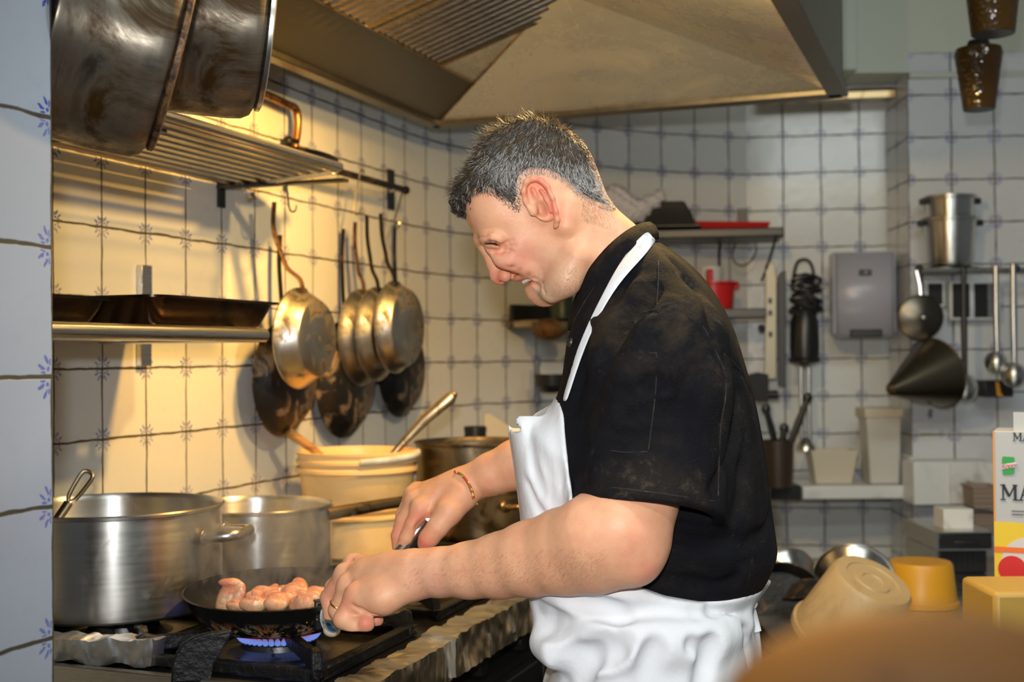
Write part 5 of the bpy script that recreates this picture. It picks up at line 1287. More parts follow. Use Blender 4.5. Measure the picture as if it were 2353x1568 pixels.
M_SEAM = mat('worn_seam', (.020,.016,.014), .9, 0, (.08,.06,.045), 60, (.5,.7))
for ps in ([(1516,562),(1513,600),(1512,650),(1509,700)], [(1470,722),(1500,712),(1545,708),(1590,722),(1622,762),(1648,815),(1664,850)], [(1664,812),(1668,900),(1656,980),(1652,1060),(1650,1140)], [(1664,812),(1700,850),(1722,890)],
           [(1430,815),(1500,812),(1508,818),(1506,900),(1490,1030),(1484,1038),(1440,1040),(1405,1036)], [(1350,1118),(1420,1122),(1500,1132),(1570,1142),(1640,1152)], [(1318,740),(1340,700),(1372,650)]):
    q = [surf(JF, x, y) for x, y in ps]; q = [p+Vector((0,-.0009,0)) for p in q if p is not None]
    if len(q) > 2:
        qq = catm3([tuple(p) for p in q], 6); MB().tube(qq, .0007, 5).build('seam_stitching', M_SEAM, jacket, world=True)
# neck strap following jacket and collar
sp_px = [(1292,940,15),(1310,880,15),(1330,820,15),(1348,772,15),(1372,722,15),(1392,690,17),(1412,655,22),(1432,624,30),(1455,598,36),(1475,573,38),(1490,556,36),(1502,546,26)]
vs = []
for i, (x, y, w) in enumerate(sp_px):
    a = sp_px[max(i-1, 0)]; b = sp_px[min(i+1, len(sp_px)-1)]; tx, ty = b[0]-a[0], b[1]-a[1]; l_ = math.hypot(tx, ty); nx, ny = -ty/l_, tx/l_
    row = []
    for q in (-.5, -.17, .17, .5):
        p = surf(JF, x+nx*w*q, y+ny*w*q) or P(x+nx*w*q, y+ny*w*q, TD-.09)
        row.append(p)
    vs.append(row)
for i in range(len(vs)):                                     # lay it over the collar where that stands proud
    x, y, w = sp_px[i]
    if y < 700:
        for k in range(4): vs[i][k] = vs[i][k]+Vector((0, -.004, .002))
sm = [[(vs[max(i-1,0)][k]+vs[i][k]*2+vs[min(i+1,len(vs)-1)][k])/4 for k in range(4)] for i in range(len(vs))]
vv = []; ff_ = []
for i, row in enumerate(sm):
    vv += [p+Vector((-.001, -.0030, .001)) for p in row]
for i in range(len(sm)-1):
    for k in range(3): ff_.append((4*i+k, 4*i+k+1, 4*i+k+5, 4*i+k+4))
stp = MB().add(vv, ff_).build('neck_strap', gA.m, chef, world=True, angle=80); so = stp.modifiers.new('thick', 'SOLIDIFY'); so.thickness = .002; so.offset = 0; sb_ = stp.modifiers.new('s', 'SUBSURF'); sb_.levels = sb_.render_levels = 1
# apron strings tied at the back
kn_ = P(1722,1388,TD-.02)
m = MB()
m.tube(catm3([P(1716,1384,TD-.06), P(1726,1400,TD-.04), P(1733,1425,TD-.03), P(1740,1452,TD-.03)], 4), .0035, 8, flat=((1,0,0), 1.6)).tube(catm3([P(1716,1384,TD-.05), P(1730,1396,TD-.05), P(1736,1388,TD-.04)], 4), .003, 8).ball(tuple(P(1722,1390,TD-.055)), (.007,.006,.007), 10)
m.build('tied_strings', gA.m, chef, world=True)
# trousers and shoes, mostly below the frame
M_TROU = mat('dark_trousers', (.015,.015,.018), .85)
hipn, hipf = P(1540,1540,TD-.075), P(1560,1540,TD+.075)
TF = Field([hipn.x-.24, TD-.22, .03], [hipf.x+.20, TD+.22, hipn.z+.12], .006)
for hp_, fx in ((hipn, -.02), (hipf, .03)):
    kp = Vector((hp_.x-.03, hp_.y, .50)); ap = Vector((hp_.x-.005, hp_.y, .09))
    TF.chain([hp_+Vector((-.03,0,.04)), kp, ap], [.080,.066,.052], .03)
TF.ell(Vector(((hipn.x+hipf.x)/2-.01, TD, hipn.z+.03)), (.11,.135,.08), None, .05)
TF.blur(1); Vt, Qt = TF.mesh(); vmesh('trousers', Vt, Qt, M_TROU, chef)
for hp_ in (hipn, hipf):
    SF = Field([hp_.x-.26, hp_.y-.08, -.01], [hp_.x+.10, hp_.y+.08, .14], .005)
    SF.chain([Vector((hp_.x+.02, hp_.y, .05)), Vector((hp_.x-.09, hp_.y, .05)), Vector((hp_.x-.19, hp_.y+.01, .038))], [.042,.044,.036], .02, flat=((0,1,0), 1.1)).cone(Vector((hp_.x, hp_.y, .06)), Vector((hp_.x, hp_.y, .11)), .046, .046, .02)
    SF.f = np.maximum(SF.f, (.001-SF.ax[2])[None, None, :]).astype(np.float32)
    Vs, Qs_ = SF.mesh(); vmesh('shoe', Vs, Qs_, M_BLACK, chef)

# ================================================================== tongs in the far hand
tg = thing('tongs', 'steel kitchen tongs held in the far hand over the pan', 'tongs', P(980,1196,1.80))
def blade(pts, ws, name, m_):
    mb = MB(); v = []; f = []; ps_ = [P(*q) for q in pts]
    for i, (p, w) in enumerate(zip(ps_, ws)):
        t = (ps_[min(i+1, len(ps_)-1)]-ps_[max(i-1, 0)]).normalized(); sdr = Vector((t.z, 0, -t.x)).normalized()
        nrm_ = t.cross(sdr)
        for q, dz in ((-1, .0), (-.8, .003), (0, .004), (.8, .003), (1, 0)): v.append(p+sdr*w*q-nrm_*dz*0+Vector((0, -dz, 0)))
    n = len(ps_)
    for i in range(n-1):
        for k in range(4): f.append((5*i+k, 5*i+k+1, 5*i+k+6, 5*i+k+5))
    o = MB().add(v, f).build(name, m_, tg, world=True, angle=60); so = o.modifiers.new('thick', 'SOLIDIFY'); so.thickness = .0012
blade([(980,1196,1.800),(950,1232,1.797),(922,1265,1.797),(895,1295,1.80),(840,1335,1.82),(790,1362,1.835),(765,1376,1.84)], [.0035,.0065,.0085,.0085,.007,.006,.008], 'arm', M_STEEL)
blade([(984,1198,1.806),(966,1228,1.812),(945,1262,1.815),(915,1298,1.82),(855,1340,1.84),(800,1366,1.85),(770,1382,1.85)], [.003,.005,.0055,.006,.006,.006,.008], 'arm', M_DARK)
MB().tube([P(986,1190,1.795), P(984,1196,1.812)], .0055, 12).build('hinge', M_STEEL, tg, world=True)
# ================================================================== the far wall: shelf, tools and washing-up
def TB(lo, hi, M=None): return MB().box(lo, hi, M)
M_RED = mat('red_plastic', (.62,.015,.015), .35); M_GREYP = mat('grey_lilac_plastic', (.40,.40,.47), .30)
M_BEIGE = mat('translucent_beige_plastic', (.62,.56,.44), .4, sss=.1); M_LEDGE = mat('white_ledge_paint', (.72,.74,.74), .35, 0, (.6,.62,.62), 4)
M_YEL = mat('yellow_plastic', (.62,.30,.015), .4, sss=.1); M_MESH = mat('brown_mesh_plastic', (.30,.23,.18), .6)
BKN = Vector((-.14, -.99, 0)).normalized(); BR = math.atan2(-.11, .77)           # far wall facing
def at(px, py, d): return P(px, py, d)
# upper black shelf with bag, black tub and red tray
q = at(1440, 527, 4.06)
shf = thing('wall_shelf', 'black steel shelf on the far wall above the chef\'s back', 'shelf', q, BR)
wS = at(1776, 545, 4.04).x-q.x+.03
TB((0, 0, -.032), (wS, .25, -.004)).build('board', M_DARK, shf, bevel=.004)
for fx in (.36, .12): TB((fx, .235, -.02), (fx+.035, .25, .085)).build('bracket', M_DARK, shf); 
MB().tube([(wS-.02, .01, -.02), (wS-.05, .12, -.13), (wS-.06, .22, -.16)], .004, 8).build('stay_wire', M_DARK, shf)
bt = thing('food_tub', 'black plastic tub upside down on the far shelf', 'tub', at(1531, 527, 4.17)+Vector((0,0,0)), BR)
MB().add([(-.13,-.06,0),(.10,-.06,0),(.10,.06,0),(-.13,.06,0),(-.06,-.05,.045),(.085,-.05,.045),(.085,.05,.045),(-.06,.05,.045),(-.055,-.045,.088),(.06,-.045,.088),(.06,.045,.088),(-.055,.045,.088)],
         [(3,2,1,0),(0,1,5,4),(1,2,6,5),(2,3,7,6),(3,0,4,7),(4,5,9,8),(5,6,10,9),(6,7,11,10),(7,4,8,11),(8,9,10,11)]).build('shell', M_BLACK, bt, bevel=.006)
TB((-.14,-.07,0), (.115,.07,.008)).build('rim', M_BLACK, bt, bevel=.003)
rt_ = thing('tray', 'shallow red plastic tray lying on the far shelf', 'tray', at(1676, 529, 4.24), BR)
MB().add([(-.125,-.07,.0),(.125,-.07,0),(.125,.07,0),(-.125,.07,0),(-.132,-.078,.026),(.132,-.078,.018),(.132,.078,.018),(-.132,.078,.026),(-.12,-.066,.024),(.12,-.066,.016),(.12,.066,.016),(-.12,.066,.024),(-.115,-.062,.004),(.115,-.062,.004),(.115,.062,.004),(-.115,.062,.004)],
         [(3,2,1,0),(0,1,5,4),(1,2,6,5),(2,3,7,6),(3,0,4,7),(4,5,9,8),(5,6,10,9),(6,7,11,10),(7,4,8,11),(8,9,13,12),(9,10,14,13),(10,11,15,14),(11,8,12,15),(12,13,14,15)]).build('tray_body', M_RED, rt_, bevel=.002)
# crumpled white bag
cb = at(1458, 470, 4.13); BF = Field([cb.x-.16, cb.y-.08, cb.z-.09], [cb.x+.13, cb.y+.08, cb.z+.10], .004)
BF.ell(at(1440,485,4.13), (.075,.05,.05), None, .02); BF.ell(at(1412,455,4.13), (.06,.045,.045), None, .02); BF.ell(at(1495,465,4.12), (.055,.035,.028), Matrix.Rotation(-.5,3,'Y'), .02); BF.ell(at(1520,440,4.12), (.018,.02,.014), None, .01)
X, Y, Z = BF.ax[0][:, None, None], BF.ax[1][None, :, None], BF.ax[2][None, None, :]
BF.f = (BF.f+.010*np.abs(np.sin(X*55+Z*70+np.sin(Y*60)*2))+.006*np.abs(np.sin(X*120-Z*90+Y*100))-.006).astype(np.float32)
BF.f = np.maximum(BF.f, (at(1450,525,4.13).z-BF.ax[2])[None, None, :]).astype(np.float32)
Vb, Qb = BF.mesh(); Vb, Qb = keep_big(Vb, Qb, .1); tag(vmesh('plastic_bag', Vb, Qb, mat('white_bag', (.68,.66,.70), .45)), 'crumpled white plastic bag on the far shelf behind the neck', 'bag')
# cable loop, hook with small tool under the shelf
cbq = MB().tube(catm3([at(1690,560,4.28), at(1682,590,4.26), at(1700,610,4.25), at(1725,600,4.26), at(1738,575,4.28), at(1736,562,4.3)], 4), .0022, 6)
one(cbq, 'cable', M_DARK, 'thin looped cable hanging below the black far shelf', 'cable')
hk = MB().tube(catm3([at(1655,560,4.28), at(1652,590,4.27), at(1655,640,4.27), at(1660,660,4.27)], 4), .005, 8); one(hk, 'hanging_hook', M_DARK, 'small dark hook hanging from the far shelf above the red tub', 'hook')
# red handled tub partly behind the back
rc = thing('strainer', 'red plastic strainer with handle on the lower far bar', 'strainer', at(1640, 715, 4.15))
MB().lathe([(.0,.0),(.062,.0),(.070,.085),(.082,.088),(.082,.094),(.066,.094),(.058,.008),(0,.008)], 32).build('basket', M_RED, rc)
MB().box((.06,-.02,.070), (.082,.02,.094)).build('handle', M_RED, rc, bevel=.005); MB().box((-.03,-.075,.09), (-.012,.0,.135)).build('handle', M_RED, rc, bevel=.005)
MB().lathe([(0,.095),(.035,.095),(.038,.12),(.038,.145),(0,.146)], 24, Matrix.Translation((-.008,0,0))).build('lid', M_WHITE, rc)
lb = thing('wall_bar', 'lower black bar on the far wall right of the chef\'s back', 'bar', at(1560, 722, 4.16), BR)
TB((0,-.06,-.016), (at(1758,722,4.14).x-at(1560,722,4.16).x, .10, .014)).build('bar', M_DARK, lb, bevel=.003)
# left-of-jacket shelf seen under the chin
ls = thing('wall_shelf', 'dark brown shelf under the chin against the tiles', 'shelf', at(1225, 735, 3.86), .75)
TB((0,-.02,-.022), (.30,.12,.0)).build('board', M_BRASS, ls, bevel=.003)
TB((.0,.09,-.02), (.30,.105,.05)).build('back_lip', M_DARK, ls)
bs = thing('wicker_basket', 'brown object hanging below the shelf beside the jacket front', 'basket', at(1262, 757, 3.84))
MB().ball((0,0,0), (.055,.04,.034), 20).build('shell', mat('brown_wicker', (.14,.065,.018), .6, 0, (.05,.02,.008), 60), bs)
TB((-.04,-.03,-.0), (.05,.02,.02)).build('lid', M_DARK, bs)
pl = thing('spice_tin', 'dark green tin standing on the shelf under the chin', 'tin', at(1290, 712, 3.93))
MB().lathe([(0,-.028),(.04,-.028),(.04,.04),(.036,.046),(0,.046)], 24).build('body', mat('dark_green', (.02,.04,.03), .4), pl)
br3 = thing('wall_bracket', 'grey upright metal bracket on the tiles by the bib of the apron', 'bracket', at(1233, 870, 3.92))
TB((-.008,-.01,-.075), (.010,.0,.06)).build('upright', M_DARK, br3, bevel=.002); TB((-.008,-.05,-.002), (.010,.0,.008)).build('arm', M_DARK, br3)
bb = thing('bowl', 'black bowl hanging by the grey bracket left of the jacket', 'bowl', at(1268, 880, 3.86))
MB().lathe([(0,-.032),(.03,-.030),(.052,-.008),(.056,.026),(.052,.026),(.046,-.006),(0,-.024)], 28).build('shell', M_BLACK, bb)
# stainless bar with long slicer, blender, and utensils
sl_ = thing('mandoline_slicer', 'long tarnished steel slicer hanging upright on the far wall', 'slicer', at(1778, 740, 4.12), -.1)
hh = (at(1778,600,4.12).z-at(1778,878,4.12).z)/2
MB().prism([(-.034,-hh+.01),(.006,-hh+.012),(.010,hh-.06),(.004,hh-.01),(-.012,hh),(-.026,hh-.012),(-.028,-.0)], -.008, .008, Matrix.Rotation(PI/2,4,'X')).build('blade_plate', steel_material('tarnished_steel', (.30,.27,.20), .4), sl_, bevel=.002)
MB().prism([(.012,-hh-.012),(.036,-hh-.010),(.040,hh-.03),(.024,hh-.035),(.014,hh-.05)], -.014, .004, Matrix.Rotation(PI/2,4,'X')).build('side_rail', M_DARK, sl_, bevel=.002)
MB().ball((-.040,0,-.02), .012).build('clamp', M_DARK, sl_)
for zz_ in (.06, .02, -.05): MB().box((-.018,-.0105,zz_), (-.006,-.0078,zz_+.018)).build('slot', M_BLACK, sl_)
bl_ = thing('stick_blender', 'black stick blender with coiled cord hanging on the far tiles', 'stick blender', at(1848, 760, 4.12))
zt = lambda y: at(1848, y, 4.12).z-at(1848, 760, 4.12).z
MB().lathe([(0,zt(712)),(.034,zt(715)),(.046,zt(740)),(.048,zt(800)),(.046,zt(822)),(.052,zt(826)),(.050,zt(832)),(.030,zt(838)),(0,zt(840))], 32).build('motor_body', M_BLACK, bl_)
MB().lathe([(0,zt(838)),(.020,zt(838)),(.015,zt(845)),(0,zt(845))], 24).build('collar', M_STEEL, bl_)
MB().tube([(-.012,0,zt(840)), (-.012,0,zt(1010))], .0075, 12).tube([(.013,0,zt(840)), (.013,0,zt(1010))], .0075, 12).build('shaft', M_STEEL, bl_)
MB().lathe([(.006,zt(1005)),(.014,zt(1008)),(.030,zt(1025)),(.032,zt(1035)),(.028,zt(1035)),(.0,zt(1015))], 28).build('blade_guard', M_STEEL, bl_)
m = MB()
for k in range(26):
    a0 = random.uniform(0, 6.3); cy_ = zt(640+k*3.2); cx_ = .002+.016*math.sin(k*1.9); rr2 = random.uniform(.026,.040)
    m.tube([Vector((cx_+rr2*math.cos(a0+j*.6), -.012+rr2*.35*math.sin(a0+j*.6), cy_+random.uniform(-.006,.006)+.012*math.sin(j*.6))) for j in range(10)], .0058, 6)
m.tube(catm3([(-.035,0,zt(640)), (-.02,0,zt(603)), (.012,0,zt(598)), (.030,0,zt(618)), (.034,0,zt(660))], 4), .0055, 8); m.build('cord', M_BLACK, bl_)
# towel dispenser
td = thing('towel_dispenser', 'lilac grey paper towel dispenser on the far tiles', 'towel dispenser', at(1981, 680, 4.20), BR)
hx, hz = (at(2052,680,4.2).x-at(1911,680,4.2).x)/2, (at(1981,582,4.2).z-at(1981,778,4.2).z)/2
def rrect(hx, hz, r, n=6, rt=None):
    out = []; rt = r if rt is None else rt
    for cx, cz, a0, rr2 in ((hx-rt, hz-rt, 0, rt), (-(hx-rt), hz-rt, 90, rt), (-(hx-r), -(hz-r), 180, r), (hx-r, -(hz-r), 270, r)):
        for k in range(n+1): an = math.radians(a0+90*k/n); out.append((cx+rr2*math.cos(an), cz+rr2*math.sin(an)))
    return out
XZ = Matrix.Rotation(PI/2, 4, 'X')
MB().prism(rrect(hx, hz, .028, rt=.008), -.05, .05, XZ).build('back_case', M_GREYP, td, bevel=.006)
mm = MB(); n_ = 24; v = []; f = []
for i in range(n_+1):
    x = (-hx*.90)+(2*hx*.90)*i/n_; y = -.050-.032*math.sqrt(max(0, 1-(x/hx)**2)); v += [(x, y, -hz*.93), (x, y, hz*.97)]
for i in range(n_): f.append((2*i, 2*i+2, 2*i+3, 2*i+1))
mm.add(v, f); o_ = mm.build('cover', M_GREYP, td, fixn=True); so = o_.modifiers.new('t', 'SOLIDIFY'); so.thickness = .006
TB((-.050,-.085,-hz*.97), (.052,-.03,-hz*.80)).build('paper_slot', M_BLACK, td, bevel=.004)
lab = TB((-.020,-.0855,.062), (.020,-.0815,.082)).build('badge', M_BLACK, td, bevel=.001)
MB().prism([(0,0),(.006,.008),(.004,.009),(.010,.012),(.014,.004),(.009,.006)], 0, .0012, Matrix.Translation((-.006,-.0858,.066)) @ XZ).build('badge_mark', M_GREYP, lab)
# red handled brush / knife
rk_ = thing('kitchen_knife', 'black blade with long red handle hanging by the wall corner', 'knife', at(2077, 330, 4.22))
MB().box((-.022,-.012,-.095), (.020,.010,.098)).build('handle', M_RED, rk_, bevel=.006)
MB().prism([(-.024,-.098),(-.004,-.096),(.002,-.16),(-.004,-.235),(-.016,-.215),(-.026,-.16)], -.004, .004, XZ).build('blade', M_BLACK, rk_, bevel=.001)
MB().box((.006,-.01,-.125), (.020,.004,-.098)).build('end_cap', M_WHITE, rk_)
MB().tube([(0,0,.098), (0,.02,.16)], .003).build('cord', M_WOOD, rk_)
# utensil rail on the pier
DP = 3.86
rl2 = thing('utensil_rail', 'steel utensil rail on the right-hand pier, tools hanging below', 'rail', at(2110, 622, DP))
MB().tube([at(2112,622,DP), at(2480,622,DP)], .010, 14).build('bar', M_STEEL, rl2, world=True)
for px in (2112, 2213, 2335): MB().tube([at(px,618,DP), at(px,618,DP+.14)], .006, 8).ball(tuple(at(px,618,DP)), .013).build('post', M_DARK, rl2, world=True)
# stacked steel bain-marie pots on the rail shelf
for i, (ct, cb_, rr2, lab) in enumerate([((2184,502),(2184,612),.080,'lower steel pot with side lugs standing on the utensil rail'), ((2184,452),(2184,560),.073,'upper steel pot nested in the lower pot on the utensil rail')]):
    d_ = DP+.085; a, b = at(*ct, d_), at(*cb_, d_); H_ = a.z-b.z
    t = thing('steel_pot', lab, 'pot', b, None, 'nested steel pots on the right pier')
    MB().lathe([(0,0),(rr2*.78,0),(rr2*.86,.008),(rr2*.97,H_*.75),(rr2,H_-.012),(rr2+.008,H_-.01),(rr2+.010,H_),(rr2-.002,H_+.001),(rr2*.82,.012),(0,.008)], 48).build('body', M_POT, t)
    for s_ in (-1, 1): MB().box((-.012,-.012,-.012), (.012,.012,.006), Matrix.Translation((s_*(rr2+.010),0,H_-.012))).build('lug', M_DARK, t, bevel=.003)
ws2 = thing('pot_bracket', 'dark steel bracket carrying the nested pots on the pier', 'bracket', at(2184, 614, DP+.09))
TB((-.07,-.05,-.012), (.07,.075,-.002)).build('plate', M_DARK, ws2)
# socket plates
for i, (x0, x1, y0, y1) in enumerate([(2130,2162,652,700),(2186,2224,652,730),(2236,2290,652,730)]):
    a, b = at(x0, y1, 4.0), at(x1, y0, 4.0)
    t = thing('wall_panel', ['small black-centred socket plate left of the others below the utensil rail','narrow dark steel panel in the middle below the utensil rail','wide dark steel panel behind the hanging ladle handles'][i], 'panel', ((a.x+b.x)/2, a.y, (a.z+b.z)/2))
    w_, h_ = (b.x-a.x)/2, (b.z-a.z)/2
    TB((-w_-.008,-.012,-h_-.008), (w_+.008,.012,h_+.008)).build('surround', M_LEDGE, t, bevel=.002); TB((-w_,-.015,-h_), (w_,-.010,h_)).build('insert', M_DARK, t)
    if i: MB().box((w_*.1,-.018,-h_), (w_*.45,-.013,h_)).build('bright_strip', M_STEEL, t)
# small round strainer, conical strainer
ss = thing('round_strainer', 'small round dark strainer hanging left on the pier rail', 'strainer', at(2116, 730, DP-.01))
r_ = 52*DP/FPX
MB().lathe([(0,-.020),(r_*.3,-.016),(r_*.9,-.004),(r_,0),(r_*1.02,.003),(r_*.95,.004),(r_*.3,-.010),(0,-.013)], 40, Matrix.Rotation(PI/2+.1,4,'X') @ Matrix.Diagonal((1,1,-1,1))).build('bowl', steel_material('dark_strainer', (.16,.14,.11), .35, (40,40,40)), ss)
MB().ball((0,-.022,0), .009, 12).build('centre_knob', M_STEEL, ss)
MB().tube([(0,.0,r_), (-.002,0,r_+.03), (-.012,0,r_+.075)], .008, 10).build('handle', M_STEEL, ss)
cs = thing('conical_strainer', 'big dark conical strainer hanging point to the left on the pier', 'strainer', at(2150, 862, DP-.03))
apx, bc = at(2042,898,DP-.10), at(2150,858,DP-.0); axis_ = (bc-apx); H_ = axis_.length; R4 = Matrix.Translation(apx) @ basis(axis_).to_4x4(); rb2 = .108
MB().lathe([(.004,0),(.018,.008),(rb2*.62,H_*.55),(rb2,H_),(rb2+.004,H_+.002),(rb2+.002,H_+.006),(rb2-.004,H_+.002),(.012,.012),(0,.006)], 56, R4).build('cone', steel_material('dark_chinois', (.17,.14,.10), .33, (60,60,60)), cs, world=True)
MB().tube([at(2138,940,DP), at(2136,958,DP)], .006, 8).build('hook_loop', M_DARK, cs, world=True)
MB().tube([at(2118,790,DP+.02), at(2116,625,DP+.02)], .007, 8).build('handle', M_DARK, cs, world=True)
# hanging ladles
def ladle(px, y0, y1, br, d, label, mh, bowl=True):
    t = thing('ladle', label, 'ladle', at(px, y1, d), None, 'long ladles on the pier rail')
    MB().tube([at(px,y0,d), at(px+1,(y0+y1)/2,d), at(px+3,y1-br*.6,d)], [.008,.010,.008], 12, flat=((1,0,0),1)).build('handle', mh, t, world=True)
    r_ = br*d/FPX
    MB().lathe([(0,-r_),(r_*.5,-r_*.85),(r_*.9,-r_*.4),(r_,0),(r_*.95,0),(r_*.85,-r_*.38),(0,-r_*.92)], 32, Matrix.Rotation(PI/2-.25,4,'X') @ Matrix.Diagonal((1,1,-1,1))).build('bowl', M_POT, t)
    return t
ladle(2214, 618, 893, 33, DP-.03, 'long dark-handled ladle with shiny bowl, leftmost on the pier rail', M_DARK)
ladle(2288, 612, 834, 27, DP-.03, 'thick bright-handled ladle in the middle of the pier rail', M_STEEL)
ladle(2328, 608, 862, 30, DP-.05, 'rightmost ladle at the picture edge, dark bowl', M_STEEL)
kb_ = thing('knife_block', 'black magnetic strip with yellow tag below the ladles', 'knife strip', at(2290, 893, 3.92))
TB((-.045,-.02,-.025), (.045,.13,.025)).build('strip', M_BLACK, kb_, bevel=.003); MB().prism([(-.012,.022),(-.002,.020),(.004,-.012),(.012,-.026),(-.008,-.022)], .021, .024, XZ).build('tag', M_YEL, kb_)
# ledge, containers
lz = at(1975, 1116, 4.05).z
ld_ = thing('ledge', 'white painted ledge below the tiles, plastic containers on it', 'ledge', (at(1842,1130,4.05).x, 4.05, lz))
lw = at(2100,1130,4.05).x-at(1842,1130,4.05).x
TB((0,-.02,-.042), (lw,.20,0)).build('shelf_slab', M_LEDGE, ld_, bevel=.004)
TB((-.10,.0,-.045), (-.002,.20,.002)).build('black_end', M_BLACK, ld_, bevel=.003)
TB((lw-.018,-.02,0), (lw,.18,.092)).build('end_cheek', M_LEDGE, ld_, bevel=.003)
pb_ = thing('boxed_ledge', 'white boxed-in ledge on the right-hand pier', 'ledge', (at(2100,1110,3.92).x, 3.92, at(2100,1162,3.92).z))
bw = at(2286,1110,3.92).x-at(2100,1110,3.92).x; bh = at(2100,1062,3.92).z-at(2100,1162,3.92).z
TB((0,0,0), (bw,.12,bh)).build('box', M_LEDGE, pb_, bevel=.004)
TB((.11,-.012,.004), (bw,.0,bh-.004)).build('front_board', M_WHITE, pb_, bevel=.002)
cn_ = thing('food_container', 'small beige plastic container with scoop on the white ledge', 'container', (at(1915,1112,4.1).x, 4.13, lz+.001))
hC = at(1915,1035,4.1).z-lz
MB().add([(-.058,-.04,0),(.058,-.04,0),(.058,.04,0),(-.058,.04,0),(-.076,-.055,hC),(.076,-.055,hC),(.076,.055,hC),(-.076,.055,hC),(-.071,-.05,hC),(.071,-.05,hC),(.071,.05,hC),(-.071,.05,hC),(-.054,-.036,.006),(.054,-.036,.006),(.054,.036,.006),(-.054,.036,.006)],
         [(3,2,1,0),(0,1,5,4),(1,2,6,5),(2,3,7,6),(3,0,4,7),(4,5,9,8),(5,6,10,9),(6,7,11,10),(7,4,8,11),(8,9,13,12),(9,10,14,13),(10,11,15,14),(11,8,12,15),(12,13,14,15)]).build('body', M_BEIGE, cn_, bevel=.003)
sc_ = thing('scoop', 'greyish plastic scoop leaning out of the small beige container', 'scoop', (at(1945,1030,4.1).x, 4.13, lz+.05))
MB().prism([(-.06,-.03),(-.02,.02),(.012,.055),(.045,.035),(.03,.0),(.0,-.03)], -.012, .012, XZ).build('blade', M_MESH, sc_, bevel=.004)
tj = thing('tall_container', 'tall pale plastic container standing at the right of the white ledge', 'container', (at(2028,1112,4.1).x, 4.12, lz+.001))
hT = at(2028,945,4.1).z-lz
MB().add([(-.046,-.045,0),(.050,-.045,0),(.050,.045,0),(-.046,.045,0),(-.060,-.055,hT),(.054,-.055,hT),(.054,.055,hT),(-.060,.055,hT)], [(3,2,1,0),(0,1,5,4),(1,2,6,5),(2,3,7,6),(3,0,4,7),(4,5,6,7)]).build('body', mat('pale_plastic', (.60,.58,.53), .4, sss=.1), tj, bevel=.006)
TB((-.066,-.06,hT-.022), (.060,.06,hT+.010)).build('lid', M_BEIGE, tj, bevel=.004)
# brown utensil pot with black tools by the ledge
up = thing('utensil_pot', 'dark brown pot of black tools behind the chef\'s back', 'utensil pot', (at(1790,1100,4.0).x, 4.02, lz+.001))
hU = at(1790,1018,4.0).z-lz
MB().lathe([(0,0),(.046,0),(.052,hU),(.056,hU),(.056,hU+.006),(.048,hU),(.042,.006),(0,.006)], 32).build('body', mat('dark_brown_plastic', (.035,.022,.012), .45), up)
for i, (x0, y0, x1, y1, lab) in enumerate([(1785,1030,1760,940,'leftmost black tool in the brown utensil pot'),(1795,1030,1802,985,'short black tool in the brown utensil pot'),(1812,1030,1856,915,'long black tool slanting right out of the brown utensil pot')]):
    t = thing('kitchen_tool', lab, 'utensil', at(x0,y0,4.02), None, 'tools in the brown pot')
    MB().tube([at(x0,y0,4.02), at((x0+x1)/2,(y0+y1)/2,4.02), at(x1,y1,4.02)], [.010,.012,.009], 8).ball(tuple(at(x1,y1,4.02)), (.016,.010,.018), 10).build('shaft', M_BLACK, t, world=True)
pk = thing('kitchen_tool', 'black tool with horizontal handle hanging behind the chef\'s back', 'utensil', at(1755, 900, 4.05))
MB().prism([(-.07,-.03),(.01,-.035),(.012,.055),(-.02,.062),(-.07,.05)], -.02, .02, XZ).tube([(-.05,0,-.012), (.045,0,-.010)], .014, 12).build('body', M_BLACK, pk)
# brown baskets on the pier
for i, (x0, x1, y0, y1) in enumerate([(2222,2283,1116,1164),(2224,2286,1180,1222)]):
    a, b = at(x0, y1, 3.80), at(x1, y0, 3.80); w_, h_ = (b.x-a.x)/2, (b.z-a.z)/2
    t = thing('wire_basket', ['upper brown mesh basket in front of the white boxed ledge', 'lower brown mesh basket below the white boxed ledge'][i], 'basket', ((a.x+b.x)/2, 3.80, a.z))
    m = MB(); m.tube([(0,.05,2*h_), (0,.20,2*h_)], .004, 6); m.tube([(-w_,-.05,2*h_), (w_,-.05,2*h_), (w_,.05,2*h_), (-w_,.05,2*h_)], .003, 6, closed=True)
    for k in range(7): x = -w_*.9+k*w_*.3; m.tube([(x*1.05,-.05,2*h_), (x*.85,-.045,0)], .0018, 5)
    for k in range(4): z_ = h_*2*k/4; m.tube([(-w_*(.88+.03*k),-.048,z_), (w_*(.88+.03*k),-.048,z_)], .0018, 5)
    m.build('wire', M_MESH, t); MB().add([(-w_*.85,-.044,0),(w_*.85,-.044,0),(w_*.97,-.046,2*h_),(-w_*.97,-.046,2*h_),(-w_*.85,.04,0),(w_*.85,.04,0),(w_*.97,.045,2*h_),(-w_*.97,.045,2*h_)], [(0,1,2,3),(7,6,5,4),(0,4,5,1),(0,3,7,4),(1,5,6,2)]).build('liner', M_MESH, t)
wb = thing('paper_pack', 'white paper pack standing on the steel appliance by the pier', 'pack', at(2195, 1226, 3.3))
TB((-.040,-.03,0), (.038,.05,.067)).build('pack', M_WHITE, wb, bevel=.003)

